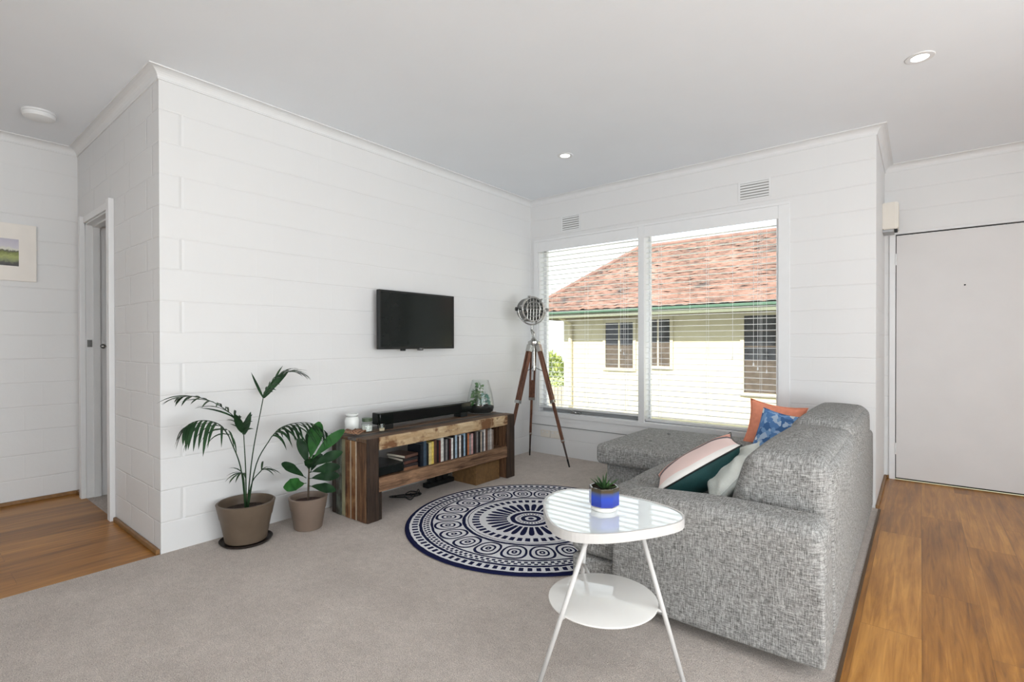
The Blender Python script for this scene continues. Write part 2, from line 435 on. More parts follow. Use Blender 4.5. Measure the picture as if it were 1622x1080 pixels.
# ------------------------------------------------------------------ cornice (cove profile swept along a mitred path)
def cornice(name, path, closed=False):
    prof = [(0.0, -0.052), (0.006, -0.052), (0.006, -0.046)]
    for k in range(7):
        a = k / 6 * PI / 2
        prof.append((0.008 + 0.046 * (1 - math.cos(a)), -0.044 + 0.038 * math.sin(a)))
    prof += [(0.058, -0.006), (0.058, 0.0), (0.0, 0.0)]
    b = B(); n = len(path); rings = []
    P = [Vector((x, y)) for x, y in path]
    for i, p in enumerate(P):
        dirs = []
        if i > 0: dirs.append((P[i] - P[i - 1]).normalized())
        if i < n - 1: dirs.append((P[i + 1] - P[i]).normalized())
        nr = [Vector((d.y, -d.x)) for d in dirs]      # room lies to the right of the path
        if len(nr) == 2:
            m = (nr[0] + nr[1]); m = m / (m.dot(nr[0]))
        else: m = nr[0]
        rings.append([b.verts.new((p.x + m.x * u, p.y + m.y * u, ZC + v)) for u, v in prof])
    k = len(prof)
    for r1, r2 in zip(rings, rings[1:]):
        for j in range(k): b.faces.new((r1[j], r1[(j + 1) % k], r2[(j + 1) % k], r2[j]))
    b.faces.new(rings[0]); b.faces.new(rings[-1][::-1])
    o = struct(name, b, M_CORNICE); return o
cornice('trim_2', [(XE, YB), (XE, -LA), (0, -LA), (0, 0), (XC, 0), (XC, YD), (XR, YD), (XR, YB)])

# ------------------------------------------------------------------ timber beading along the hard floors
b = B()
box(b, (XE, YB, -0.004), (XE + 0.018, -LA - 0.018, 0.022), 0.004); box(b, (XE, -LA - 0.018, -0.004), (SX0 - 0.07, -LA, 0.022), 0.004)
struct('baseboard_hall_end', b, M_EDGE)
struct('baseboard_hall_side', Box((SX1 + 0.05, -LA - 0.018, -0.004), (-0.012, -LA, 0.024), 0.005), M_EDGE)
b = B(); box(b, (XC, -0.01, -0.004), (XC + 0.018, YD - 0.002, 0.024), 0.005); box(b, (XC + 0.018, YD - 0.018, -0.004), (DX0 - 0.045, YD, 0.024), 0.005)
struct('baseboard_entry', b, M_EDGE)

# ------------------------------------------------------------------ hall door (door_1): frame, open leaf, latch
b = B()
for x0, x1 in ((SX1 - 0.022, SX1 + 0.038), (SX0 - 0.045, SX0 + 0.012)):
    box(b, (x0, -LA - 0.030, -0.004), (x1, -LA - 0.0003, SZ + 0.035), 0.003)
box(b, (SX0 + 0.0125, -LA - 0.012, SZ - 0.012), (SX1 - 0.0225, -LA - 0.0003, SZ + 0.033), 0.003)
box(b, (SX0, -LA, -0.004), (SX0 + 0.022, -LA + 0.12, SZ)); box(b, (SX1 - 0.022, -LA, -0.004), (SX1, -LA + 0.12, SZ)); box(b, (SX0, -LA, SZ - 0.022), (SX1, -LA + 0.12, SZ))
box(b, (SX0 + 0.022, -LA + 0.04, -0.004), (SX0 + 0.032, -LA + 0.08, SZ - 0.02)); box(b, (SX1 - 0.032, -LA + 0.04, -0.004), (SX1 - 0.022, -LA + 0.08, SZ - 0.02)); box(b, (SX0 + 0.022, -LA + 0.04, SZ - 0.034), (SX1 - 0.022, -LA + 0.08, SZ - 0.022))
d1 = struct('door_1', b, M_TRIM)
b = B(); box(b, (SX0 + 0.032, -LA + 0.004, 1.075), (SX0 + 0.036, -LA + 0.030, 1.125)); 
lathe(b, [(0, 0), (0.016, 0), (0.016, 0.006), (0, 0.006)], 16, mat=frame_mat((SX0 + 0.028, -LA + 0.092, 1.08), (1, 0, 0)))
tube(b, [(SX0 + 0.030, -LA + 0.092, 1.08), (SX0 + 0.060, -LA + 0.092, 1.08), (SX0 + 0.062, -LA + 0.13, 1.08)], 0.006, 8)
new_obj('door_latch', b, M_CHROME, d1)
b = Box((SX0 - 0.03, -LA + 0.125, 0.01), (SX0 + 0.008, -LA + 0.80, SZ - 0.03), 0.002); new_obj('door_leaf', b, M_DOOR, d1)

# ------------------------------------------------------------------ entrance door (door_2)
b = B()
box(b, (DX0 - 0.045, YD - 0.012, -0.004), (DX0 - 0.005, YD + 0.1, DZ + 0.012), 0.002); box(b, (DX1 + 0.005, YD - 0.012, -0.004), (DX1 + 0.045, YD + 0.1, DZ + 0.012), 0.002)
d2 = struct('door_2', b, M_TRIM)
new_obj('door_leaf', Box((DX0, YD - 0.006, 0.012), (DX1, YD + 0.034, DZ + 0.0), 0.002), M_DOOR, d2)
b = B(); lathe(b, [(0, 0), (0.006, 0), (0.006, 0.003), (0.004, 0.004), (0, 0.004)], 14, mat=frame_mat((3.342, YD - 0.006, 1.532), (0, -1, 0)))
new_obj('peephole', b, M_BLACKMET, d2)
b = B()
for z in (0.20, 1.72): tube(b, [(DX0 - 0.003, YD - 0.012, z), (DX0 - 0.003, YD - 0.012, z + 0.09)], 0.006, 8)
new_obj('hinge', b, M_TRIM, d2)
b = Box((DX0 - 0.005, YD + 0.03, -0.004), (DX1 + 0.005, YD + 0.11, DZ + 0.012)); new_obj('door_stop', b, M_BLACK, d2)

# beige door chime box on the return wall
t = thing('door_chime', 'beige box fixed high on the corner wall left of the entrance door', 'door chime', (XC, 0.70, 1.965))
b = B(); outline_solid(b, [(0, 0), (0.0, 0.18), (0.075, 0.18), (0.098, 0.165), (0.098, 0.015), (0.075, 0)], 0.0, 0.205, 0.006)
cv = new_obj('cover', b, M_CREAM, t)
b = Box((0.0, 0.01, -0.02), (0.07, 0.17, 0.0), 0.003); new_obj('base_plate', b, M_ALU, t)
b = Box((0.072, 0.02, -0.026), (0.092, 0.05, 0.002), 0.003); new_obj('bracket', b, M_BLACK, t)

# ------------------------------------------------------------------ main window (window_1)
b = B()
FY0, FY1 = -0.006, 0.12
box(b, (0.045, -0.0115, 0.413), (WX0 + 0.005, -0.0003, 2.1048), 0.0015); box(b, (WX1 - 0.005, -0.0115, 0.413), (2.345, -0.0003, 2.1048), 0.0015)   # architraves
box(b, (0.045, -0.012, 2.105), (2.345, -0.0003, 2.125), 0.0015)
box(b, (0.045, -0.020, 0.3725), (2.345, -0.0003, 0.412), 0.002)                                                                  # sill nose
box(b, (WX0, 0.0, WZ0 - 0.0), (WX1, 0.14, WZ0 + 0.012))
box(b, (1.172, -0.014, 0.40), (1.226, 0.13, 2.11), 0.002)                                                             # mullion
for x0, x1 in ((WX0, WX0 + 0.02), (WX1 - 0.02, WX1)): box(b, (x0, 0.0, WZ0), (x1, 0.14, WZ1))
box(b, (WX0, 0.0, WZ1 - 0.02), (WX1, 0.14, WZ1))
win = struct('window_1', b, M_TRIM)
b = B()
def ring(bb, x0, x1, z0, z1, y0, y1, w_):
    box(bb, (x0, y0, z0), (x0 + w_, y1, z1)); box(bb, (x1 - w_, y0, z0), (x1, y1, z1)); box(bb, (x0 + w_, y0, z0), (x1 - w_, y1, z0 + w_)); box(bb, (x0 + w_, y0, z1 - w_), (x1 - w_, y1, z1))
ring(b, WX0 + 0.02, 1.172, WZ0 + 0.012, WZ1 - 0.02, 0.085, 0.12, 0.032)
ring(b, 1.226, WX1 - 0.02, WZ0 + 0.012, WZ1 - 0.02, 0.09, 0.12, 0.014)
new_obj('window_sash', b, M_TRIM, win)
b = B(); box(b, (WX0 + 0.055, 0.10, WZ0 + 0.045), (1.138, 0.104, WZ1 - 0.055)); box(b, (1.242, 0.10, WZ0 + 0.028), (WX1 - 0.036, 0.104, WZ1 - 0.036)); new_obj('window_pane', b, M_GLASS, win)
new_obj('sash_rail', Box((WX0 + 0.02, 0.066, WZ0 + 0.013), (1.171, 0.084, WZ0 + 0.050), 0.003), M_ALU, win)
b = B(); box(b, (0.45, 0.030, WZ0 + 0.013), (0.56, 0.064, WZ0 + 0.030), 0.004); tube(b, [(0.49, 0.035, WZ0 + 0.028), (0.485, 0.010, WZ0 + 0.045), (0.53, -0.004, WZ0 + 0.030)], 0.006, 8); lathe(b, [(0, -.011), (.009, -.008), (.011, 0), (.009, .008), (0, .011)], 12, (0.532, -0.006, WZ0 + 0.030))
new_obj('winder_handle', b, M_CHROME, win)
struct('trim_3', Box((0.0, -0.010, 0.288), (2.42, -0.0002, 0.372), 0.0015), M_TRIM)
struct('trim_shadow_line', Box((0.0, -0.004, 0.281), (2.42, -0.0002, 0.2875)), plain('joint_shadow_line', (0.2, 0.2, 0.2), 0.8))  # thin dark-coloured strip paints in the shadow line under the apron board

# venetian blinds
M_SLAT = plain('white_slat', (0.86, 0.865, 0.86), 0.35, var=0.01)
def blind(x0, x1, zb, label, cords, wand):
    t = thing('venetian_blind', label, 'blind', ((x0 + x1) / 2, 0.032, zb), 'venetian blinds in the window'); w2 = (x1 - x0) / 2; H = 2.1040 - zb
    new_obj('valance', Box((-w2, -0.045, H - 0.098), (w2, -0.037, H + 0.0), 0.002), M_TRIM, t)
    new_obj('headrail', Box((-w2 + 0.004, -0.030, H - 0.055), (w2 - 0.004, 0.022, H - 0.002), 0.002), M_TRIM, t)
    b = B(); z = 0.040; 
    while z < H - 0.10:
        n = 4
        rows = []
        for k in range(n + 1):
            u = -1 + 2 * k / n
            yy = u * 0.0235; zz = z + 0.0012 * (1 - u * u)
            rows.append(((yy, zz + 0.0011), (yy, zz - 0.0011)))
        L = [[b.verts.new((sx * (w2 - 0.006), yy, zz)) for (yy, zz) in ([r[0] for r in rows] + [r[1] for r in rows[::-1]])] for sx in (-1, 1)]
        m = len(L[0])
        for k in range(m): b.faces.new((L[0][k], L[0][(k + 1) % m], L[1][(k + 1) % m], L[1][k]))
        b.faces.new(L[0]); b.faces.new(L[1][::-1]); z += 0.0455
    new_obj('slats', b, M_SLAT, t)
    new_obj('bottom_rail', Box((-w2 + 0.005, -0.026, 0.0), (w2 - 0.005, 0.026, 0.016), 0.003), M_TRIM, t)
    b = B()
    for f in (0.12, 0.5, 0.88):
        xx = -w2 + f * 2 * w2
        for yy in (-0.0265, 0.0265): tube(b, [(xx, yy, 0.014), (xx, yy, H - 0.05)], 0.0011, 5)
    new_obj('ladder_cords', b, M_TRIM, t)
    b = B()
    for xx, zl in cords:
        tube(b, [(xx - t.location.x, -0.034, zl - zb), (xx - t.location.x, -0.034, H - 0.05)], 0.0013, 5); lathe(b, [(0.0, 0.0), (0.006, 0.002), (0.004, 0.025), (0, 0.03)], 10, (xx - t.location.x, -0.034, zl - zb - 0.03))
    new_obj('pull_cord', b, M_TRIM, t)
    b = B(); tube(b, [(wand - t.location.x, -0.036, H - 0.75), (wand - t.location.x, -0.036, H - 0.05)], 0.0035, 6); new_obj('tilt_wand', b, M_JARGLASS, t)
blind(0.0905, 1.1715, 0.455, 'white venetian blind on the narrow left window, with open slats', ((1.00, 1.05), (1.03, 1.02)), 0.16)
blind(1.2265, 2.2695, 0.425, 'white venetian blind on the right window pane, behind the sofa', ((1.95, 1.0), (2.10, 0.95), (2.13, 0.92), (2.19, 0.9)), 1.62)

# ------------------------------------------------------------------ wall vents, outlet, smoke alarm, downlights
M_SHADOWGAP = plain('vent_interior', (0.30, 0.30, 0.29), 0.9)
def vent(x0, x1, z0, z1, label):
    t = thing('air_vent', label, 'vent', ((x0 + x1) / 2, 0, z0), 'wall vents above the window')
    w2 = (x1 - x0) / 2; h = z1 - z0
    b = B(); 
    for lo, hi in (((-w2 - 0.015, -0.004, -0.012), (-w2, 0, h + 0.012)), ((w2, -0.004, -0.012), (w2 + 0.015, 0, h + 0.012)), ((-w2, -0.004, -0.012), (w2, 0, 0)), ((-w2, -0.004, h), (w2, 0, h + 0.012))): box(b, lo, hi, 0.001)
    new_obj('frame', b, M_TRIM, t)
    new_obj('backing', Box((-w2, -0.0016, 0), (w2, -0.0004, h)), M_SHADOWGAP, t)
    b = B()
    for k in range(6):
        zz = (k + 0.12) * h / 6; box(b, (-w2, -0.006, zz + 0.003), (w2, -0.0017, zz + h / 6 * 0.70), 0.0015)
    new_obj('louvres', b, M_TRIM, t)
vent(0.385, 0.570, 2.185, 2.310, 'small white louvred vent above the left window pane')
vent(2.005, 2.205, 2.190, 2.312, 'white louvred vent above the top right corner of the window')
t = thing('power_outlet', 'white double power outlet low on the wall below the window', 'outlet', (0.24, 0, 0.163))
new_obj('plate', Box((-0.115, -0.010, 0), (0.0, 0, 0.072), 0.003), M_CREAM, t); new_obj('plate', Box((0.006, -0.010, 0), (0.12, 0, 0.072), 0.003), M_CREAM, t)
b = B()
for xx in (-0.085, -0.03, 0.035, 0.09): new_obj('switch', Box((xx - 0.007, -0.014, 0.045), (xx + 0.007, -0.009, 0.06), 0.001), M_TRIM, t)
t = thing('smoke_alarm', 'round white smoke alarm on the hall ceiling', 'smoke alarm', (-1.15, -3.52, ZC))
b = B(); lathe(b, [(0, 0), (0.082, 0), (0.084, -0.010), (0.076, -0.014), (0.076, -0.020), (0.080, -0.022), (0.074, -0.036), (0.055, -0.044), (0.0, -0.046)], 40)
shade_auto(new_obj('cover', b, M_TRIM, t))
M_LED = NT('led_disc'); M_LED.set('Emission Color', (1, 0.98, 0.95, 1)); M_LED.set('Emission Strength', 6.0); M_LED = M_LED.m
def downlight(x, y, label):
    t = thing('downlight', label, 'downlight', (x, y, ZC), 'recessed ceiling downlights')
    b = B(); lathe(b, [(0.036, -0.001), (0.038, -0.004), (0.058, -0.004), (0.061, -0.001), (0.061, 0.0)], 40); shade_auto(new_obj('trim_ring', b, M_TRIM, t))
    b = B(); lathe(b, [(0, -0.0015), (0.036, -0.0015), (0.036, -0.0002), (0, -0.0002)], 32); new_obj('lamp', b, M_LED, t)
downlight(3.078, -0.867, 'round lit downlight in the ceiling near the entrance door')
downlight(0.974, -0.866, 'round lit downlight in the ceiling in front of the window')

# ------------------------------------------------------------------ framed picture in the hall
t = thing('framed_picture', 'small landscape print in a wide white frame on the hall wall', 'picture', (XE, -3.72, 1.53))
new_obj('frame', Box((0.001, -0.27, 0), (0.018, 0.266, 0.39), 0.002), plain('off_white_mat', (0.78, 0.74, 0.69), 0.6, var=0.02), t)
def picture_mat():
    t = NT('landscape_print'); s = t.xyz(t.pos('Object'))
    v = t.math('DIVIDE', t.math('SUBTRACT', s[2], 0.10), 0.183)
    n = t.noise(t.scale(t.pos('Object'), (1, 60, 60)), 1, 3, 0.6); n2 = t.noise(t.scale(t.pos('Object'), (1, 22, 26)), 1, 2)
    v = t.math('ADD', v, t.math('MULTIPLY', t.math('SUBTRACT', n2, 0.5), 0.18))
    v = t.math('ADD', v, t.math('MULTIPLY', t.math('SUBTRACT', n, 0.5), 0.16))
    t.set('Base Color', t.ramp(v, [(0.0, rgb(40, 36, 36)), (0.10, rgb(60, 58, 48)), (0.18, rgb(120, 128, 84)), (0.34, rgb(150, 158, 88)), (0.46, rgb(110, 118, 44)), (0.56, rgb(70, 70, 50)), (0.62, rgb(205, 205, 190)), (0.72, rgb(192, 188, 196)), (1.0, rgb(176, 172, 186))]))
    t.set('Roughness', 0.4); return t.m
new_obj('print', Box((0.0182, -0.17, 0.10), (0.0192, 0.176, 0.283)), picture_mat(), t)

# ------------------------------------------------------------------ wall mounted television
t = thing('television', 'flat black television mounted on the white block wall', 'television', (0.0, -1.55, 1.055))
b = B(); box(b, (0.06, -0.372, 0.0), (0.093, 0.372, 0.428), 0.004); new_obj('casing', b, M_BLACK, t)
new_obj('screen', Box((0.0925, -0.356, 0.018), (0.0940, 0.356, 0.412)), M_SCREEN, t)
b = B(); box(b, (0.0, -0.12, 0.12), (0.06, 0.12, 0.30), 0.003); new_obj('wall_bracket', b, M_BLACKMET, t)
b = B(); box(b, (0.066, -0.166, -0.014), (0.088, -0.128, 0.002), 0.004); new_obj('foot_socket', b, M_BLACK, t)
b = B(); lathe(b, [(0, -0.014), (0.022, -0.012), (0.026, -0.002), (0.026, 0.006), (0, 0.006)], 20, (0.078, 0.02, 0.0)); new_obj('sensor', b, plain('grey_plastic', (0.08, 0.08, 0.08), 0.3), t)

# ------------------------------------------------------------------ reclaimed timber tv bench
Wd = {
 'dark': wood_mat('dark_timber_z', (0.012, 0.008, 0.006), (0.07, 0.042, 0.028), 2),
 'green': wood_mat('grey_green_timber', (0.06, 0.075, 0.06), (0.17, 0.19, 0.15), 2, (0.05, 0.04, 0.03)),
 'pale': wood_mat('pale_green_timber', (0.20, 0.19, 0.11), (0.42, 0.40, 0.25), 2),
 'rust': wood_mat('rusty_timber', (0.05, 0.016, 0.007), (0.32, 0.135, 0.05), 2, (0.30, 0.16, 0.07)),
 'brown': wood_mat('brown_timber', (0.04, 0.018, 0.010), (0.22, 0.115, 0.058), 2),
 'edge': wood_mat('pale_edge_timber', (0.26, 0.20, 0.14), (0.48, 0.40, 0.30), 2),
 'toph': wood_mat('grey_top_timber', (0.035, 0.030, 0.027), (0.18, 0.155, 0.135), 1),
 'topb': wood_mat('brown_top_timber', (0.05, 0.025, 0.014), (0.22, 0.13, 0.075), 1),
 'apron': wood_mat('pale_flaked_timber', (0.36, 0.22, 0.10), (0.80, 0.64, 0.42), 1, (0.17, 0.08, 0.035)),
 'shelf': wood_mat('mid_brown_timber', (0.05, 0.022, 0.012), (0.36, 0.21, 0.12), 1),
}
UX0, UX1, UY0, UY1, UZ = 0.095, 0.478, -2.302, -0.868, 0.515
ben = thing('tv_bench', 'reclaimed timber bench of mixed old planks under the television', 'tv bench', ((UX0 + UX1) / 2, (UY0 + UY1) / 2, 0))
ox, oy = ben.location.x, ben.location.y
rng = random.Random(3)
def plankbox(name, lo, hi, m, bev=0.004, jit=0.0):
    bb = Box((lo[0] - ox, lo[1] - oy, lo[2]), (hi[0] - ox, hi[1] - oy, hi[2]), bev)
    return new_obj(name, bb, Wd[m], ben)
ends = [(0.095, 0.150, 'dark', 0.0), (0.151, 0.205, 'green', 0.004), (0.207, 0.252, 'pale', -0.001), (0.254, 0.305, 'rust', 0.005), (0.306, 0.316, 'edge', 0.005), (0.317, 0.362, 'rust', 0.003), (0.363, 0.371, 'edge', 0.005), (0.372, 0.466, 'brown', 0.001), (0.467, 0.479, 'dark', -0.002)]
for x0, x1, m, off in ends:
    plankbox('end_plank', (x0, UY0 + 0.004 - off, 0.002), (x1, UY0 + 0.092, UZ - 0.022 if x0 < 0.46 else UZ), m)
ends2 = [(0.095, 0.160, 'dark', 0.002), (0.175, 0.225, 'edge', 0.0), (0.227, 0.285, 'dark', 0.003), (0.287, 0.300, 'edge', 0.0), (0.302, 0.372, 'brown', 0.002), (0.380, 0.466, 'brown', 0.0), (0.467, 0.479, 'dark', -0.002)]
for x0, x1, m, off in ends2:
    plankbox('end_plank', (x0, UY1 - 0.095 + off, 0.002), (x1, UY1 - off, UZ - 0.022 if x0 < 0.46 else UZ), m)
plankbox('corner_post', (0.440, UY0 + 0.094, 0.002), (0.474, UY0 + 0.118, 0.178), 'dark')
for x0, x1, m in [(0.095, 0.190, 'toph'), (0.192, 0.285, 'topb'), (0.287, 0.375, 'toph'), (0.377, 0.4662, 'topb')]:
    plankbox('top_plank', (x0, UY0 - 0.004, UZ - 0.021 + rng.uniform(-0.001, 0.001)), (x1, UY1 + 0.003, UZ + rng.uniform(-0.002, 0.001)), m)
plankbox('apron', (0.4665, UY0 + 0.093, 0.438), (0.486, UY1 - 0.096, UZ + 0.001), 'apron', 0.005)
plankbox('apron', (0.430, UY0 + 0.093, 0.440), (0.466, UY1 - 0.096, UZ - 0.0225), 'brown', 0.003)
for x0, x1 in [(0.100, 0.220), (0.222, 0.335), (0.337, 0.452)]:
    plankbox('shelf_plank', (x0, UY0 + 0.093, 0.232), (x1, UY1 - 0.096, 0.258), 'shelf')
plankbox('shelf_rail', (0.454, UY0 + 0.093, 0.176), (0.482, UY1 - 0.096, 0.262), 'shelf', 0.006)
plankbox('shelf_rail', (0.112, UY0 + 0.093, 0.176), (0.140, UY1 - 0.096, 0.231), 'shelf', 0.006)

# soundbar
t = thing('soundbar', 'long black soundbar on short feet on the timber bench', 'soundbar', (0.225, -1.607, UZ + 0.0005))
shade_auto(new_obj('body', Box((-0.045, -0.44, 0.032), (0.045, 0.44, 0.112), 0.006, 3), M_SCREEN, t))
for y0 in (-0.405, 0.325): new_obj('foot', Box((-0.035, y0, 0.0), (0.047, y0 + 0.075, 0.033), 0.004), M_BLACK, t)
new_obj('grille', Box((0.0445, -0.33, 0.042), (0.0462, 0.33, 0.102)), plain('speaker_cloth', (0.006, 0.006, 0.006), 0.7, bump=0.001, spec=0.1), t)

# jars and bits at the left end of the bench
t = thing('ceramic_jar', 'tall white milky jar with a wide rim at the left end of the bench', 'jar', (0.155, -2.185, UZ + 0.0005))
b = B(); lathe(b, [(0, 0), (0.040, 0), (0.045, 0.006), (0.047, 0.075), (0.040, 0.092), (0.034, 0.100), (0.034, 0.104), (0.042, 0.112), (0.040, 0.118), (0.031, 0.116), (0.030, 0.10), (0.040, 0.085), (0.042, 0.01), (0, 0.008)], 32)
shade_auto(new_obj('body', b, plain('milk_white_glass', (0.78, 0.80, 0.78), 0.2, var=0.03), t), 50)
b = B()
for k in range(3): lathe(b, [(0.0345, 0.0995 + k * 0.0012), (0.0362, 0.1 + k * 0.0012), (0.0345, 0.1005 + k * 0.0012)], 24)
new_obj('wire_band', b, M_CHROME, t)
t = thing('glass_jar', 'small glass jar with a dark green lid beside the white jar', 'jar', (0.235, -2.125, UZ + 0.0005))
b = B(); lathe(b, [(0, 0), (0.033, 0), (0.036, 0.004), (0.037, 0.055), (0.030, 0.066), (0.030, 0.072), (0.0285, 0.072), (0.0285, 0.065), (0.035, 0.054), (0.034, 0.006), (0, 0.004)], 28); shade_auto(new_obj('body', b, M_JARGLASS, t), 50)
b = B(); lathe(b, [(0, 0.005), (0.033, 0.0055), (0.034, 0.042), (0, 0.045)], 24); new_obj('filling', b, plain('white_filling', (0.7, 0.72, 0.68), 0.6, var=0.3, scale=60), t)
b = B(); lathe(b, [(0.0315, 0.068), (0.033, 0.069), (0.033, 0.088), (0.031, 0.090), (0, 0.090)], 28); shade_auto(new_obj('lid', b, plain('dark_green_lid', (0.05, 0.08, 0.04), 0.4), t))
t = thing('tealight_glass', 'tiny glass tealight cup between the jars and the soundbar', 'tealight', (0.30, -2.055, UZ + 0.0005))
b = B(); lathe(b, [(0, 0), (0.02, 0), (0.024, 0.045), (0.022, 0.045), (0.018, 0.004), (0, 0.004)], 20); shade_auto(new_obj('cup', b, M_JARGLASS, t))
b = B(); lathe(b, [(0, 0.0045), (0.0175, 0.0045), (0.0178, 0.02), (0, 0.02)], 16); new_obj('candle', b, plain('wax', (0.6, 0.5, 0.35), 0.5), t)
b = B(); r = random.Random(8)
for k in range(5):
    P0 = Vector((-0.05 + 0.022 * k, -0.05 + 0.004 * k, 0.010)); pts = [P0 + Vector((0.016 * math.cos(j * 0.9 + k) * (1 + j * .1), 0.045 * math.sin(j * 0.8 + k), 0.006 + 0.016 * abs(math.sin(j * 1.1 + k)))) for j in range(9)]
    tube(b, catmull(pts, 3), 0.0045, 6)
M_TWIG = wood_mat('driftwood_brown', (0.12, 0.055, 0.03), (0.36, 0.20, 0.12), 0)
o = new_obj('driftwood_garland', b, M_TWIG); o.location = (0.30, -2.215, UZ + 0.002); tag(o, 'small tangle of brown twigs on the left corner of the bench', 'garland')

# terrarium
t = thing('terrarium', 'clear glass terrarium with small green plants on the right end of the bench', 'terrarium', (0.215, -0.995, UZ + 0.0005))
b = B(); lathe(b, [(0, 0), (0.088, 0), (0.108, 0.014), (0.116, 0.045), (0.112, 0.09), (0.098, 0.17), (0.080, 0.235), (0.069, 0.275), (0.067, 0.275), (0.078, 0.235), (0.096, 0.17), (0.110, 0.09), (0.113, 0.045), (0.105, 0.017), (0.086, 0.004), (0, 0.003)], 40)
shade_auto(new_obj('glass_vessel', b, M_JARGLASS, t), 60)
b = B(); lathe(b, [(0, 0.004), (0.085, 0.005), (0.104, 0.018), (0.112, 0.045), (0.110, 0.058), (0.06, 0.066), (0, 0.070)], 32)
for v in b.verts:
    if v.co.z > 0.05: v.co.z += noise.noise(v.co * 40) * 0.010
new_obj('soil', b, plain('dark_soil', (0.012, 0.011, 0.010), 0.95, var=0.6, scale=90, bump=0.004), t)
def leaf(bm, base, direction, L, W, droop=0.3, side=None, fold=0.15, n=6, shape='lance', wave=0.0, mi=0):
    d = Vector(direction).normalized()
    s = Vector(side) if side is not None else d.cross(Vector((0, 0, 1)))
    if s.length < 1e-4: s = Vector((1, 0, 0))
    s = (s - d * s.dot(d)).normalized(); nrm = s.cross(d).normalized()
    if nrm.z < 0: nrm = -nrm
    p = Vector(base); rows = []; cur = d.copy()
    for i in range(n + 1):
        u = i / n
        if shape == 'lance': wd = W * (math.sin(PI * min(1, u * 0.92 + 0.08)) ** 0.7) * (1 - u * 0.25)
        elif shape == 'obov': wd = W * (0.10 + 0.9 * math.sin(PI * (u ** 1.35) * 0.97) ** 0.75) if u < 0.999 else W * 0.15
        else: wd = W * (1 - u) ** 0.6
        wd = max(wd, W * 0.03)
        up_ = nrm * fold * wd
        wv = nrm * wave * math.sin(u * 13) * wd
        rows.append((bm.verts.new(p - s * wd / 2 + up_ + wv), bm.verts.new(p), bm.verts.new(p + s * wd / 2 + up_ - wv)))
        cur = (cur + Vector((0, 0, -droop / n))).normalized()
        p = p + cur * (L / n)
        nrm = (nrm - cur * nrm.dot(cur)).normalized()
    for a, c in zip(rows, rows[1:]):
        for k in (0, 1):
            f = bm.faces.new((a[k], a[k + 1], c[k + 1], c[k])); f.material_index = mi; f.smooth = True
def leaf_mat(name, c1, c2, rough=0.42):
    t = NT(name); n = t.noise(t.pos('Object'), 14, 3)
    t.set('Base Color', t.ramp(n, [(0.3, c1), (0.7, c2)])); t.set('Roughness', rough)
    t.set('Specular IOR Level', 0.2); return t.m
M_LEAF_T = leaf_mat('terrarium_green', (0.03, 0.09, 0.025), (0.12, 0.26, 0.09))
M_LEAF_T2 = leaf_mat('terrarium_blue_green', (0.08, 0.22, 0.17), (0.2, 0.42, 0.34))
for (cx, cy, hh, nn, m, sd) in ((-0.02, -0.035, 0.115, 70, M_LEAF_T, 1), (0.02, 0.035, 0.085, 60, M_LEAF_T2, 2), (0.0, -0.01, 0.185, 42, M_LEAF_T, 3)):
    b = B(); rr = random.Random(sd)
    top = Vector((cx + 0.01, cy, 0.06 + hh)); tube(b, [(cx, cy, 0.058), (cx, cy + 0.004, 0.06 + hh / 2), top], 0.0018, 5)
    for k in range(nn):
        a = rr.uniform(0, 2 * PI); zz = 0.07 + hh * rr.random(); R = 0.030 * (1 - 0.6 * (zz - 0.06) / hh)
        leaf(b, (cx + R * math.cos(a) * .9, cy + R * math.sin(a) * .9, zz), (math.cos(a) * .7, math.sin(a) * .7, rr.uniform(-.3, .9)), 0.033, 0.025, 0.5, side=(rr.uniform(-.6, .6), rr.uniform(-1, 1), rr.uniform(-1, 1)), n=3)
    new_obj('plant', b, m, t)

# books / discs on the shelf
SHZ = 0.2585
book_cols = [('navy', (18, 24, 32)), ('dark blue', (58, 74, 88)), ('black', (24, 24, 26)), ('cream', (196, 178, 120)), ('yellow', (208, 184, 90)), ('brown', (84, 56, 44)), ('black', (20, 20, 22)), ('red brown', (98, 46, 38)), ('white', (206, 204, 198)), ('dark grey', (56, 54, 56)), ('grey', (120, 116, 116)), ('black', (22, 20, 22)), ('maroon', (74, 34, 36)), ('white', (214, 212, 208)), ('black', (26, 26, 28)), ('pale blue', (150, 170, 186)), ('dark brown', (50, 36, 32)), ('white', (216, 214, 212)), ('charcoal', (44, 44, 46)), ('sky blue', (150, 176, 196)), ('black', (22, 22, 24)), ('orange', (176, 108, 66)), ('grey', (132, 128, 128)), ('pink', (190, 150, 146)), ('black', (28, 26, 26)), ('dark brown', (60, 44, 42)), ('grey', (116, 112, 110)), ('black', (24, 24, 26)), ('beige', (170, 156, 140)), ('slate', (78, 82, 88)), ('white', (208, 204, 200)), ('brown', (92, 66, 54)), ('grey', (140, 136, 132)), ('pale grey', (176, 172, 168)), ('taupe', (128, 112, 102))]
bm_cache = {}
rb = random.Random(11); y = -1.845; ords = ['first', 'second', 'third', 'fourth', 'fifth', 'sixth', 'seventh', 'eighth', 'ninth', 'tenth', 'eleventh', 'twelfth', 'thirteenth', 'fourteenth', 'fifteenth', 'sixteenth', 'seventeenth', 'eighteenth', 'nineteenth', 'twentieth', 'twenty-first', 'twenty-second', 'twenty-third', 'twenty-fourth', 'twenty-fifth', 'twenty-sixth', 'twenty-seventh', 'twenty-eighth', 'twenty-ninth', 'thirtieth', 'thirty-first', 'thirty-second', 'thirty-third', 'thirty-fourth', 'thirty-fifth', 'thirty-sixth']
pages = plain('book_pages', (0.62, 0.58, 0.48), 0.8)
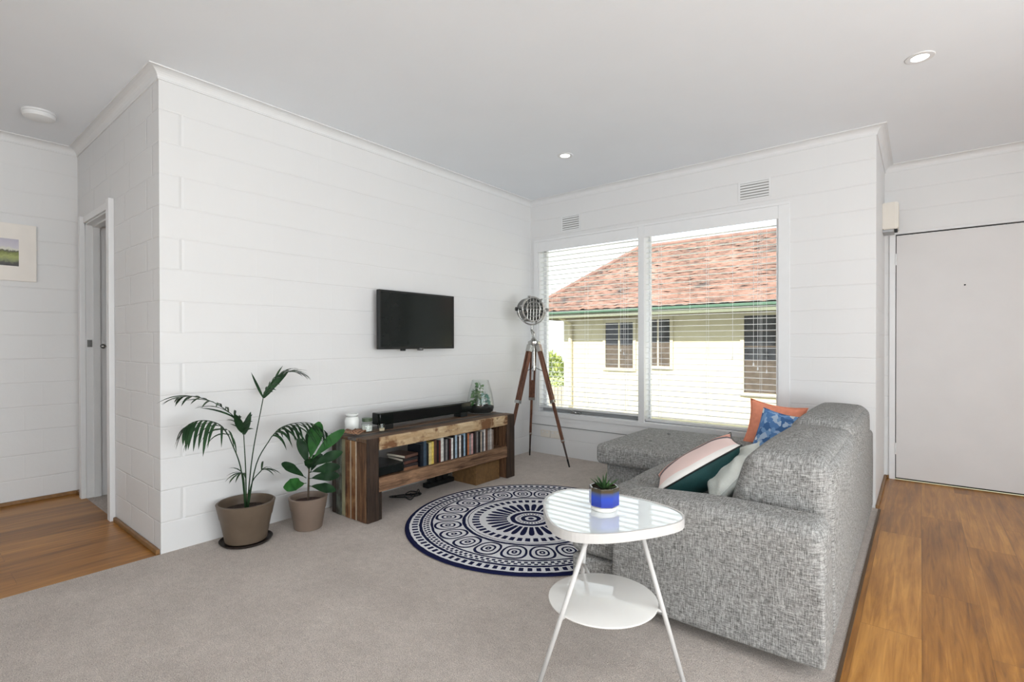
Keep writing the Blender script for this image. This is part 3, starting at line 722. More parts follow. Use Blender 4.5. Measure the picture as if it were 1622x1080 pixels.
for i, (cn, c) in enumerate(book_cols):
    th = rb.choice((0.017, 0.019, 0.021, 0.026)); h = rb.choice((0.155, 0.148, 0.162, 0.168, 0.152)); dp = 0.135
    if y + th > UY1 - 0.10: break
    t = thing('book', 'upright %s spine, %s from the left in the row on the bench shelf' % (cn, ords[i]), 'book', (0.375, y + th / 2, SHZ), 'books and discs on the bench shelf')
    key = (cn, c)
    if key not in bm_cache: bm_cache[key] = plain('cover_' + cn.replace(' ', '_'), rgb(*c), 0.4, var=0.25, scale=40)
    b = B(); box(b, (-dp / 2, -th / 2, 0), (dp / 2, -th / 2 + 0.0022, h)); box(b, (-dp / 2, th / 2 - 0.0022, 0), (dp / 2, th / 2, h)); box(b, (dp / 2 - 0.003, -th / 2 + 0.0022, 0), (dp / 2, th / 2 - 0.0022, h))
    new_obj('cover', b, bm_cache[key], t)
    new_obj('pages', Box((-dp / 2 + 0.003, -th / 2 + 0.0023, 0.003), (dp / 2 - 0.0035, th / 2 - 0.0023, h - 0.004)), pages, t)
    y += th + 0.0012
for i, (cn, c, dx, rz) in enumerate([('tan', (120, 84, 62), 0.0, 0.05), ('dark', (40, 32, 32), 0.005, -0.06), ('rust coloured', (84, 52, 42), -0.004, 0.1), ('black', (26, 24, 26), 0.004, -0.03), ('brown', (86, 60, 50), 0.0, 0.12)]):
    t = thing('book', '%s book lying flat, %s up in the stack left of the upright books' % (cn, ords[i]), 'book', (0.35 + dx, -1.925, 0.258 + 0.020 * i + 0.0006), 'books stacked flat on the bench shelf', rotz=rz)
    b = B(); box(b, (-0.085, -0.062, 0), (0.085, 0.062, 0.002)); box(b, (-0.085, -0.062, 0.016), (0.085, 0.062, 0.018)); box(b, (0.082, -0.062, 0.002), (0.085, 0.062, 0.016))
    new_obj('cover', b, plain('flat_cover', rgb(*c), 0.45, var=0.2, scale=30), t); new_obj('pages', Box((-0.082, -0.060, 0.0021), (0.0815, 0.060, 0.0159)), pages, t)
t = thing('media_player', 'low black box at the left end of the bench shelf', 'media player', (0.33, -2.095, SHZ))
new_obj('body', Box((-0.13, -0.105, 0.006), (0.115, 0.105, 0.062), 0.004), M_BLACK, t); new_obj('front_panel', Box((0.115, -0.1, 0.010), (0.118, 0.1, 0.058)), M_SCREEN, t)
b = B(); [box(b, (x_ - .01, y_ - .01, 0), (x_ + .01, y_ + .01, .007)) for x_ in (-.1, .09) for y_ in (-.08, .08)]; new_obj('feet', b, M_BLACK, t)
# basket and cables below the shelf
t = thing('wicker_basket', 'brown wicker basket on the carpet under the right end of the bench', 'basket', (0.29, -1.13, 0.0))
def wicker():
    t = NT('wicker'); s = t.pos('Object'); w1 = t.node('ShaderNodeTexChecker'); t.l.new(t.scale(s, (150, 150, 120)), w1.inputs[0]); w1.inputs['Scale'].default_value = 1.0
    n = t.noise(s, 60, 3); c = t.mix(w1.outputs['Fac'], rgb(112, 80, 44), rgb(150, 114, 70)); c = t.mix(1.0, c, t.ramp(n, [(0.3, (0.55, 0.55, 0.55)), (0.7, (1, 1, 1))]), 'MULTIPLY')
    t.set('Base Color', c); t.set('Roughness', 0.7); t.bump(w1.outputs['Fac'], 0.004); return t.m
MW = wicker()
b = B()
for lo, hi in (((-0.13, -0.14, 0), (-0.12, 0.14, 0.145)), ((0.12, -0.14, 0), (0.13, 0.14, 0.145)), ((-0.12, -0.14, 0), (0.12, -0.13, 0.145)), ((-0.12, 0.13, 0), (0.12, 0.14, 0.145)), ((-0.12, -0.13, 0), (0.12, 0.13, 0.01))): box(b, lo, hi, 0.002)
new_obj('body', b, MW, t)
b = B(); tube(b, [(-0.127, -0.137, 0.148), (0.127, -0.137, 0.148), (0.127, 0.137, 0.148), (-0.127, 0.137, 0.148), (-0.127, -0.137, 0.148)], 0.007, 8); new_obj('rim', b, MW, t)
t = thing('power_board', 'black power board on the carpet behind the bench cables', 'power board', (0.165, -1.42, 0.0))
new_obj('body', Box((-0.03, -0.14, 0.0), (0.03, 0.14, 0.035), 0.006), M_BLACK, t)
b = B()
for k in range(3): new_obj('plug', Box((-0.022, -0.105 + 0.07 * k, 0.035), (0.022, -0.06 + 0.07 * k, 0.075), 0.004), M_BLACK, t)
b = B(); r = random.Random(4)
pts = [(0.20 + 0.07 * math.sin(k * 1.7) + 0.004 * k, -1.82 + 0.09 * math.cos(k * 1.35) + 0.006 * k, 0.008 + 0.004 * (k % 3)) for k in range(16)]
tube(b, catmull(pts, 5), 0.004, 6); o = new_obj('power_cable', b, M_BLACK); tag(o, 'coiled black cable on the carpet under the bench', 'cable')

# ------------------------------------------------------------------ round rug
def rug_mat():
    t = NT('navy_and_cream_mandala'); s = t.xyz(t.pos('Object'))
    nz = t.noise(t.pos('Object'), 28, 2); jit = t.math('MULTIPLY', t.math('SUBTRACT', nz, 0.5), 0.010)
    r0 = t.math('SQRT', t.math('ADD', t.math('MULTIPLY', s[0], s[0]), t.math('MULTIPLY', s[1], s[1])))
    r = t.math('ADD', r0, jit)
    th = t.math('ARCTAN2', s[1], s[0])
    def band(a, c): return t.math('MULTIPLY', t.math('GREATER_THAN', r, a), t.math('LESS_THAN', r, c))
    def frac(n, ph=0.0):     # -0.5..0.5 within each of n sectors
        return t.math('SUBTRACT', t.math('FRACT', t.math('ADD', t.math('MULTIPLY', th, n / (2 * PI)), 20.0 + ph)), 0.5)
    def AND(a, c): return t.math('MULTIPLY', a, c)
    parts = [band(0.738, 9), band(0.664, 0.682), band(0.600, 0.614), band(0.404, 0.424), band(0.386, 0.391), band(0.098, 0.128), band(0.036, 0.062), band(-1, 0.018)]
    duty = lambda n, d, ph=0.0: t.math('LESS_THAN', t.math('ABSOLUTE', frac(n, ph)), d)
    parts.append(AND(band(0.690, 0.724), duty(104, 0.27)))
    parts.append(AND(band(0.622, 0.640), duty(120, 0.28)))
    parts.append(AND(band(0.644, 0.658), duty(120, 0.28, 0.5)))
    parts.append(AND(band(0.318, 0.364), duty(48, 0.31)))
    parts.append(AND(band(0.072, 0.088), duty(26, 0.2)))
    # petals: rounded wedges that widen outwards
    fr = t.math('ABSOLUTE', frac(31))
    u = t.math('DIVIDE', t.math('SUBTRACT', r, 0.148), 0.132)
    wdt = t.math('MULTIPLY', t.math('POWER', t.math('MAXIMUM', t.math('MULTIPLY', t.math('SUBTRACT', 1.0, t.math('POWER', t.math('MAXIMUM', u, 0.0), 6.0)), 1.0), 0.0), 0.5), 0.36)
    parts.append(AND(band(0.148, 0.282), t.math('LESS_THAN', fr, wdt)))
    # medallions
    m = t.math('MULTIPLY', frac(22, 0.35), 2 * PI / 22 * 0.512)
    v = t.math('SUBTRACT', r, 0.512)
    q = t.math('SQRT', t.math('ADD', t.math('POWER', t.math('ABSOLUTE', t.math('DIVIDE', m, 0.068)), 2.4), t.math('POWER', t.math('ABSOLUTE', t.math('DIVIDE', v, 0.083)), 2.4)))
    def qb(a, c): return t.math('MULTIPLY', t.math('GREATER_THAN', q, a), t.math('LESS_THAN', q, c))
    parts.append(qb(0.80, 1.02)); parts.append(qb(0.34, 0.50)); parts.append(qb(0.045, 0.17))
    out = parts[0]
    for p in parts[1:]: out = t.math('MAXIMUM', out, p)
    fz = t.noise(t.pos('Object'), 300, 2)
    col = t.mix(out, rgb(232, 232, 236), rgb(26, 30, 66))
    col = t.mix(1.0, col, t.ramp(fz, [(0.3, (0.78, 0.78, 0.78)), (0.7, (1, 1, 1))]), 'MULTIPLY')
    t.set('Base Color', col); t.set('Roughness', 0.95); t.set('Specular IOR Level', 0.1)
    t.bump(t.math('ADD', fz, t.math('MULTIPLY', out, -0.4)), 0.003, 0.8)
    return t.m
b = B(); lathe(b, [(0, 0.0005), (0.758, 0.0005), (0.765, 0.005), (0.758, 0.011), (0.6, 0.012), (0.3, 0.012), (0, 0.012)], 96)
rug = new_obj('round_rug', b, rug_mat()); rug.location = (1.207, -1.617, 0.0); tag(rug, 'round navy and cream mandala patterned rug on the grey carpet', 'rug')

# ------------------------------------------------------------------ sofa
def cushion_box(lo, hi, r=0.04, puff=(0, 0, 0.02), n=10, fn=None, crisp=0.0):
    """rounded box with puffed faces"""
    bm = bmesh.new(); L = [h - l for l, h in zip(lo, hi)]; C = [(h + l) / 2 for l, h in zip(lo, hi)]
    half = [x / 2 for x in L]; rr = min(r, min(half) * 0.98)
    rmax = rr
    def pt(u):
        p = Vector([u[i] * half[i] for i in range(3)])
        k = max(0.0, min(1.0, (u[2] + 0.1) / 0.7)) if crisp else 1.0
        rr = crisp + (rmax - crisp) * k * k * (3 - 2 * k) if crisp else rmax
        inner = Vector([max(-(half[i] - rr), min(half[i] - rr, p[i])) for i in range(3)])
        d = p - inner
        if d.length > 1e-9: p = inner + d.normalized() * rr
        pf = Vector([ (1 if u[i] > 0 else -1) * puff[i] * (abs(u[i]) ** 3) * (1 - u[(i + 1) % 3] ** 2) ** 0.7 * (1 - u[(i + 2) % 3] ** 2) ** 0.7 for i in range(3)])
        p = p + pf + Vector(C)
        return fn(p, u) if fn else p
    ts = sorted(set([-1, 1] + [-1 + (k / 5) * 1.0 * min(1, rr / max(half)) * 1.0 for k in range(6)] + [1 - (k / 5) * min(1, rr / max(half)) for k in range(6)] + [-1 + 2 * k / n for k in range(n + 1)]))
    def axis_ts(i):
        e = min(0.95, rr / half[i])
        s = [-1 + e * (1 - math.cos(k / 5 * PI / 2)) for k in range(6)]
        s += [-1 + e + (2 - 2 * e) * k / n for k in range(1, n)]
        s += [1 - e * (1 - math.cos(k / 5 * PI / 2)) for k in range(5, -1, -1)]
        return s
    T = [axis_ts(i) for i in range(3)]
    cache = {}
    def V(ijk):
        if ijk not in cache:
            cache[ijk] = bm.verts.new(pt([T[a][ijk[a]] for a in range(3)]))
        return cache[ijk]
    for ax in range(3):
        a, c = (ax + 1) % 3, (ax + 2) % 3
        for side in (0, len(T[ax]) - 1):
            for i in range(len(T[a]) - 1):
                for j in range(len(T[c]) - 1):
                    q = []
                    for di, dj in ((0, 0), (1, 0), (1, 1), (0, 1)):
                        k = [0, 0, 0]; k[ax] = side; k[a] = i + di; k[c] = j + dj; q.append(V(tuple(k)))
                    try: bm.faces.new(q)
                    except ValueError: pass
    return bm

sofa = thing('sofa', 'grey tweed corner sofa with chaise standing before the window', 'sofa', (2.35, -1.2, 0.0))
SO = Vector(sofa.location)
def spart(name, lo, hi, r, puff=(0, 0, 0), n=8, fn=None, mat=None, par=None, crisp=0.0):
    f2 = (lambda p, u: fn(p + SO, u) - SO) if fn else None
    bm = cushion_box([lo[i] - SO[i] for i in range(3)], [hi[i] - SO[i] for i in range(3)], r, puff, n, f2, crisp)
    return new_obj(name, bm, mat or M_FABRIC, par or sofa, smooth=True)
# base (two boxes: seat run and chaise)
def wr(p, u, a=0.0025):
    q = p.copy(); q += Vector((noise.noise(p * 5), noise.noise(p * 5 + Vector((7, 0, 0))), noise.noise(p * 5 + Vector((0, 9, 0))))) * a
    return q
spart('seat_base', (1.875, -2.205, 0.045), (2.60, -0.20, 0.163), 0.012, fn=lambda p, u: Vector((p.x, max(p.y, -2.04) if p.x > 2.09 else p.y, p.z)), n=16)
spart('chaise_base', (1.385, -0.975, 0.045), (1.90, -0.20, 0.262), 0.012)
# arm on the near end
def armshape(p, u):
    q = wr(p, u)
    if u[2] > 0: q.z -= 0.022 * u[2] * max(0.0, (2.45 - q.x) / 0.35)
    return q
spart('arm', (2.095, -2.25, 0.045), (2.848, -2.045, 0.500), 0.050, (0.0, 0.004, 0.006), 10, armshape, crisp=0.012)
# back frame
spart('back_frame', (2.755, -1.995, 0.045), (2.846, -0.12, 0.540), 0.03, (0.004, 0, 0), 8, wr, crisp=0.012)
# seat cushions
def tshape(p, u):      # the end cushion wraps in front of the arm
    q = wr(p, u)
    if q.x > 2.088: q.y = max(q.y, -2.040)
    return q
spart('seat_cushion', (1.855, -2.195, 0.168), (2.62, -1.625, 0.372), 0.035, (0.006, 0.0, 0.022), 16, tshape)
spart('seat_cushion', (1.855, -1.618, 0.168), (2.62, -1.06, 0.372), 0.035, (0.006, 0.0, 0.024), 8, wr)
spart('chaise_cushion', (1.335, -1.045, 0.268), (2.62, -0.175, 0.405), 0.034, (0.004, 0.004, 0.014), 10, wr)
# back cushions leaning, thinner at the top
def backshape(p, u):
    q = wr(p, u, 0.004)
    k = max(0.0, min(1.0, (q.z - 0.40) / 0.30))
    if q.x < 2.72: q.x += (0.075 * k) * (2.72 - q.x) / 0.22
    q.x -= 0.012 * (1 - k) * 0
    return q
spart('back_cushion', (2.475, -2.02, 0.40), (2.838, -1.13, 0.672), 0.052, (0.02, 0.012, 0.028), 9, backshape)
spart('back_cushion', (2.475, -1.115, 0.40), (2.828, -0.17, 0.700), 0.055, (0.02, 0.010, 0.020), 9, backshape)
for x_, y_ in ((2.79, -0.38), (2.79, -2.12), (1.95, -2.10), (1.44, -0.90), (1.44, -0.27)):
    b = B(); z0 = 0.0125 if (x_ == 1.95 and False) else 0.0
    lathe(b, [(0, z0), (0.011, z0), (0.016, 0.05), (0, 0.05)], 14, (x_ - SO.x, y_ - SO.y, 0)); new_obj('foot', b, M_BLACKMET, sofa)
# tufts on the chaise
b = B()
for x_, y_ in ((1.62, -0.45), (1.62, -0.78), (1.98, -0.45), (1.98, -0.78)):
    lathe(b, [(0, 0.006), (0.009, 0.004), (0.012, 0.0), (0.009, -0.003), (0, -0.004)], 12, (x_ - SO.x, y_ - SO.y, 0.4195))
new_obj('tufting_button', b, M_FABRIC, sofa, smooth=True)

# ------------------------------------------------------------------ scatter pillows
def pillow_mesh(S, T, pinch=0.10, n=22, W=None, seed=0, crumple=0.0, asym=1.0):
    W = W or S; bm = bmesh.new(); g = {}
    for side in (1, -1):
        for i in range(n + 1):
            for j in range(n + 1):
                u = -1 + 2 * i / n; v = -1 + 2 * j / n
                edge = (i in (0, n)) or (j in (0, n))
                if edge and side == -1: continue
                x = u * S / 2 * (1 - pinch * (1 - v * v) * abs(u) ** 2 * 0.9)
                z = v * W / 2 * (1 - pinch * (1 - u * u) * abs(v) ** 2 * 0.9)
                h = ((1 - abs(u) ** 2.4) * (1 - abs(v) ** 2.4)) ** 0.62 * T / 2
                h *= asym if side == 1 else (2 - asym)
                h *= 1 + crumple * noise.noise(Vector((u * 2.3, v * 2.3, seed + side)))
                g[(side, i, j)] = bm.verts.new((x, side * h, z))
    def V(s, i, j):
        if i in (0, n) or j in (0, n): s = 1
        return g[(s, i, j)]
    for side in (1, -1):
        for i in range(n):
            for j in range(n):
                q = [V(side, i, j), V(side, i + 1, j), V(side, i + 1, j + 1), V(side, i, j + 1)]
                f = bm.faces.new(q if side == -1 else q[::-1]); f.material_index = 0 if side == -1 else 1
    return bm
def place_pillow(name, label, bl, tl, br, T, mats, pinch=0.10, seed=0, crumple=0.0, piping=None, asym=1.0):
    """three corners: bottom-left, top-left, bottom-right, front face looks along -y local"""
    bl, tl, br = Vector(bl), Vector(tl), Vector(br)
    xd = (br - bl); zd = (tl - bl); S = xd.length; W = zd.length
    x = xd.normalized(); z = (zd - x * zd.dot(x)).normalized(); yv = z.cross(x)
    m = Matrix((x, yv, z)).transposed().to_4x4(); m.translation = (tl + br) / 2
    t = thing(name, label, 'pillow', (0, 0, 0), 'scatter pillows on the sofa')
    base = (tl + br) / 2
    t.location = base
    m.translation = (0, 0, 0)
    bm = pillow_mesh(S, T, pinch, W=W, seed=seed, crumple=crumple, asym=asym); bm.transform(m)
    new_obj('pillow_cover', bm, mats, t, smooth=True)
    pb = B(); pts = []
    n = 10
    ed = [(-1 + 2 * k / n, -1) for k in range(n)] + [(1, -1 + 2 * k / n) for k in range(n)] + [(1 - 2 * k / n, 1) for k in range(n)] + [(-1, 1 - 2 * k / n) for k in range(n)]
    ed.append(ed[0])
    for u, v in ed: pts.append(m @ Vector((u * S / 2 * (1 - pinch * (1 - v * v) * u * u * 0.9), 0, v * W / 2 * (1 - pinch * (1 - u * u) * v * v * 0.9))))
    tube(pb, pts, 0.0035, 6); new_obj('piping', pb, piping or mats[0], t, smooth=True)
    return t
M_OR = plain('orange_linen', rgb(252, 160, 128), 0.85, var=0.08, scale=40, bump=0.002)
M_GREEN = plain('dark_green_velvet', rgb(14, 62, 62), 0.75, var=0.2, scale=14, bump=0.001)
M_WHP = plain('white_linen', rgb(214, 218, 212), 0.9, var=0.05, scale=16, bump=0.003)
def blue_mat():
    t = NT('blue_triangles_print'); p = t.pos('Object')
    v = t.node('ShaderNodeTexVoronoi'); t.l.new(p, v.inputs['Vector']); v.inputs['Scale'].default_value = 34; v.distance = 'MANHATTAN'
    f = t.xyz(v.outputs['Color'])[0]
    t.set('Base Color', t.ramp(f, [(0.0, rgb(66, 108, 162)), (0.25, rgb(90, 134, 190)), (0.50, rgb(122, 162, 208)), (0.68, rgb(158, 188, 222)), (0.84, rgb(180, 202, 226)), (0.95, rgb(228, 234, 238))], 'CONSTANT'))
    t.set('Roughness', 0.85); return t.m
M_BLUEP = blue_mat()
def colourblock():
    t = NT('pink_white_block_print'); s = t.xyz(t.pos('Object'))
    n = t.noise(t.pos('Object'), 5, 1)
    f = t.math('ADD', t.math('MULTIPLY', s[1], 2.3), t.math('MULTIPLY', s[0], -1.0)); f = t.math('ADD', f, t.math('MULTIPLY', t.math('SUBTRACT', n, 0.5), 0.12)); f = t.math('ADD', t.math('MULTIPLY', f, 1.0), 0.5)
    t.set('Base Color', t.ramp(f, [(0.0, rgb(238, 234, 230)), (0.16, rgb(238, 212, 206)), (0.56, rgb(104, 94, 98)), (0.70, rgb(226, 162, 144)), (0.90, rgb(236, 228, 222))], 'CONSTANT'))
    t.set('Roughness', 0.85); return t.m
M_CB = colourblock()
place_pillow('scatter_pillow', 'orange pillow standing at the window end of the sofa', (2.05, -0.36, 0.400), (2.21, -0.30, 0.690), (2.41, -0.40, 0.362), 0.09, [M_OR, M_OR], 0.16, 1)
place_pillow('scatter_pillow', 'blue triangle patterned pillow leaning in front of the orange one', (2.145, -0.56, 0.385), (2.335, -0.49, 0.648), (2.40, -0.62, 0.345), 0.10, [M_BLUEP, M_BLUEP], 0.10, 2)
# the green pillow lies back: its near edge faces the camera side
place_pillow('scatter_pillow', 'pillow with pink and white front and dark green back by the sofa arm', (2.025, -1.60, 0.430), (2.375, -1.575, 0.655), (2.165, -1.945, 0.440), 0.17, [M_CB, M_GREEN], 0.08, 3, 0.1, M_BLACK, 1.5)
place_pillow('scatter_pillow', 'crumpled white pillow squeezed between green pillow and sofa back', (2.30, -1.59, 0.395), (2.50, -1.58, 0.635), (2.40, -1.98, 0.42), 0.12, [M_WHP, M_WHP], 0.06, 4, 0.6)

# ------------------------------------------------------------------ side table
ST = (2.262, -2.61, 0.0)
tab = thing('side_table', 'white two tier side table with glass top and three splayed legs', 'side table', ST)
outl = [(2.075, -2.699), (2.02, -2.63), (1.985, -2.56), (1.976, -2.48), (2.005, -2.412), (2.072, -2.378), (2.14, -2.366), (2.22, -2.360), (2.30, -2.362), (2.385, -2.382), (2.447, -2.417), (2.476, -2.465), (2.478, -2.520), (2.450, -2.595), (2.41, -2.665), (2.365, -2.730), (2.314, -2.780), (2.253, -2.808), (2.190, -2.800), (2.130, -2.758)]
def smooth_closed(P, n=5):
    m = len(P); out = []
    for i in range(m):
        a, b_, c, d = [Vector((*P[(i + k) % m], 0)) for k in (-1, 0, 1, 2)]
        for k in range(n):
            t_ = k / n; out.append(0.5 * ((2 * b_) + (c - a) * t_ + (2 * a - 5 * b_ + 4 * c - d) * t_ * t_ + (3 * b_ - a - 3 * c + d) * t_ ** 3))
    return out
OP = [(p.x - ST[0], p.y - ST[1]) for p in smooth_closed(outl)]
cx = sum(p[0] for p in OP) / len(OP); cy = sum(p[1] for p in OP) / len(OP)
inner = []
for i, p in enumerate(OP):
    a = Vector(OP[i - 1]); c = Vector(OP[(i + 1) % len(OP)]); tdir = (c - a).normalized(); nn = Vector((tdir.y, -tdir.x))
    if nn.dot(Vector((cx, cy)) - Vector(p)) < 0: nn = -nn
    inner.append((p[0] + nn.x * 0.007, p[1] + nn.y * 0.007))
M_TABGLASS = NT('white_backed_glass'); M_TABGLASS.set('Base Color', (0.80, 0.86, 0.86, 1)); M_TABGLASS.set('Roughness', 0.03); M_TABGLASS.set('IOR', 1.65); M_TABGLASS.set('Coat Weight', 1.0); M_TABGLASS.set('Coat Roughness', 0.02); M_TABGLASS = M_TABGLASS.m
b = B()   # rim: tray edge and underside
n_ = len(OP)
rz = [(OP, 0.490), (OP, 0.520), (inner, 0.520), (inner, 0.514)]
rings = [[b.verts.new((p[0], p[1], z)) for p in ps] for ps, z in rz]
for r1, r2 in zip(rings, rings[1:]):
    for k in range(n_): b.faces.new((r1[k], r1[(k + 1) % n_], r2[(k + 1) % n_], r2[k]))
b.faces.new(rings[0][::-1]); b.faces.new(rings[-1])
new_obj('tray_rim', b, M_WHITEMET, tab)
b = B(); outline_solid(b, [(p[0] + (cx - p[0]) * 0.002, p[1] + (cy - p[1]) * 0.002) for p in inner], 0.5142, 0.5175); new_obj('glass_top', b, M_TABGLASS, tab)
SHC = Vector((2.262 - ST[0], -2.632 - ST[1], 0.25))
b = B(); lathe(b, [(0, -0.004), (0.176, -0.004), (0.179, -0.001), (0.179, 0.003), (0.176, 0.004), (0, 0.004)], 64, tuple(SHC)); shade_auto(new_obj('lower_shelf', b, plain('glossy_white_enamel', (0.84, 0.83, 0.80), 0.07, var=0.01, coat=0.6), tab))
legs = [((2.285, -2.775, 0.490), (2.150, -2.855, 0.0)), ((2.385, -2.60, 0.490), (2.515, -2.555, 0.0)), ((2.115, -2.475, 0.490), (2.030, -2.40, 0.0))]
for a, c in legs:
    a = Vector(a) - Vector(ST); c = Vector(c) - Vector(ST)
    b = B(); tube(b, [a, c + Vector((0, 0, 0.004))], 0.0075, 12); lg = new_obj('leg', b, M_WHITEMET, tab, smooth=True)
    b = B(); lathe(b, [(0, 0), (0.009, 0), (0.009, 0.014), (0, 0.016)], 12, tuple(c)); new_obj('foot_cap', b, M_BLACK, lg)
    k = (0.25 - c.z) / (a.z - c.z); m_ = c.lerp(a, k); d_ = (m_ - SHC); d_.z = 0; e_ = SHC + d_.normalized() * 0.170
    if d_.length > 0.15:
        b = B(); tube(b, [(e_.x, e_.y, 0.247), (m_.x, m_.y, 0.247)], 0.006, 8); new_obj('shelf_bracket', b, M_WHITEMET, lg, smooth=True)

# small potted succulent on the side table
t = thing('potted_succulent', 'small succulent in a blue hexagonal pot on the side table', 'potted plant', (2.222, -2.548, 0.520 - 0.002))
def glaze():
    t = NT('blue_glaze'); s = t.xyz(t.pos('Object')); n = t.noise(t.pos('Object'), 30, 3)
    f = t.math('ADD', s[2], t.math('MULTIPLY', t.math('SUBTRACT', n, 0.5), 0.006))
    t.set('Base Color', t.ramp(t.math('DIVIDE', f, 0.08), [(0.0, rgb(214, 208, 200)), (0.205, rgb(214, 208, 200)), (0.21, rgb(12, 38, 140)), (0.62, rgb(24, 62, 170)), (0.80, rgb(60, 76, 120)), (0.88, rgb(70, 64, 50)), (1.0, rgb(64, 56, 42))]))
    t.set('Roughness', 0.12); t.set('Coat Weight', 0.5); return t.m
b = B(); prof = [(0, 0), (0.044, 0), (0.047, 0.004), (0.047, 0.012), (0.049, 0.018)]
lathe(b, [(0, 0), (0.042, 0), (0.045, 0.004), (0.046, 0.014), (0.0, 0.014)], 32); new_obj('pot_base', b, plain('bare_white_ceramic', (0.75, 0.72, 0.68), 0.4), t, smooth=False)
b = B(); lathe(b, [(0, 0.0145), (0.046, 0.0145), (0.0525, 0.020), (0.0525, 0.078), (0.0505, 0.081), (0.046, 0.081), (0.045, 0.07), (0, 0.068)], 8)
o = new_obj('pot', b, glaze(), t); o.rotation_euler = (0, 0, 0.32)
b = B(); lathe(b, [(0, 0.068), (0.0445, 0.0705), (0, 0.074)], 16); new_obj('soil', b, plain('potting_soil', (0.02, 0.015, 0.01), 0.95, var=0.5, scale=120), t)
b = B(); rr = random.Random(5)
for k in range(20):
    a = k * 2.399; el = 0.35 + 1.0 * (k / 20); L_ = rr.uniform(0.036, 0.062)
    leaf(b, (0.008 * math.cos(a), 0.008 * math.sin(a), 0.070), (math.cos(a) * math.cos(el), math.sin(a) * math.cos(el), math.sin(el)), L_, 0.011, -0.15, fold=0.5, n=5, shape='taper')
new_obj('leaves', b, leaf_mat('aloe_green', (0.02, 0.055, 0.02), (0.09, 0.17, 0.06)), t)

# ------------------------------------------------------------------ floor plants
M_POT = plain('taupe_plastic_pot', rgb(98, 84, 70), 0.5, var=0.05, scale=20)
M_POT2 = plain('lighter_taupe_pot', rgb(122, 106, 94), 0.5, var=0.05, scale=20)
M_SAUCER = plain('dark_brown_saucer', rgb(38, 30, 26), 0.45)
M_SOIL = plain('brown_potting_mix', (0.05, 0.032, 0.024), 0.95, var=0.5, scale=90, bump=0.006)
def pot_profile(rb_, rt_, h, z0):
    return [(0, z0), (rb_ * 0.9, z0), (rb_, z0 + 0.008), (rb_ + (rt_ - rb_) * 0.58, z0 + h * 0.62), (rb_ + (rt_ - rb_) * 0.62 + 0.002, z0 + h * 0.64), (rt_, z0 + h - 0.010), (rt_ + 0.002, z0 + h - 0.004), (rt_ - 0.003, z0 + h), (rt_ - 0.010, z0 + h), (rt_ - 0.013, z0 + h - 0.03), (rt_ - 0.02, z0 + h - 0.05)]
t = thing('potted_palm', 'kentia palm in a large taupe pot against the block wall', 'potted palm', (0.165, -2.868, 0.0))
PO = Vector(t.location)
b = B(); lathe(b, [(0, 0), (0.118, 0), (0.132, 0.016), (0.135, 0.018), (0.130, 0.010), (0.116, 0.006), (0, 0.006)], 40); shade_auto(new_obj('saucer', b, M_SAUCER, t))
b = B(); lathe(b, pot_profile(0.105, 0.147, 0.218, 0.007), 48); shade_auto(new_obj('pot', b, M_POT, t), 40)
b = B(); lathe(b, [(0, 0.178), (0.127, 0.176)], 32); new_obj('soil', b, M_SOIL, t)
M_PALM = leaf_mat('palm_green', (0.006, 0.022, 0.009), (0.022, 0.062, 0.022), 0.5)
M_STEM = leaf_mat('palm_stem', (0.02, 0.045, 0.015), (0.07, 0.11, 0.04), 0.5)
def frond(pet, rach, L0, seed, droop=0.9, w=0.019, n=24, skirt=None, spikes=(), up=0.2):
    rr = random.Random(seed); b = B()
    pp = [Vector(p) - PO for p in pet]; rc = [Vector(p) - PO for p in rach]
    pp[0].z = 0.17
    tube(b, catmull(pp, 5), [0.0038 - 0.0012 * k / (5 * (len(pp) - 1)) for k in range(5 * (len(pp) - 1) + 1)], 7)
    R = catmull(rc, 8); tube(b, R, [0.0032 * (1 - 0.8 * k / (len(R) - 1)) for k in range(len(R))], 6)
    for k in range(n):
        f = 0.03 + 0.95 * k / (n - 1); idx = min(int(f * (len(R) - 1)), len(R) - 2)
        p = R[idx].lerp(R[idx + 1], f * (len(R) - 1) - idx); T = (R[idx + 1] - R[idx]).normalized()
        side = T.cross(Vector((0, 0, 1)))
        if side.length < 0.2: side = Vector((1, 0, 0))
        side.normalize(); upv = side.cross(T).normalized()
        L = L0 * (0.55 + 0.75 * math.sin(PI * min(1, f * 0.85 + 0.12))) * rr.uniform(0.85, 1.1)
        for s in (-1, 1):
            d = side * s * rr.uniform(0.55, 0.8) + T * (0.55 + 0.55 * f) + upv * up * rr.uniform(0.3, 1.4)
            Ls = L
            # keep leaflets off the wall
            tipx = p.x + d.normalized().x * L
            if tipx + PO.x < 0.02: d.x += (0.03 - (tipx + PO.x)) / L; 
            leaf(b, p, d, Ls, w * rr.uniform(0.7, 1.1), droop * rr.uniform(0.8, 1.2), side=T, fold=0.12, n=7)
    for sb, sd, L, wd, dr in spikes:
        leaf(b, Vector(sb) - PO, sd, L, wd, dr, side=Vector(sd).cross(Vector((1, -0.5, 0.2))), fold=0.1, n=6)
    for v in b.verts:
        if v.co.x + PO.x < 0.012: v.co.x = 0.012 - PO.x
    return new_obj('frond', b, M_PALM, t)
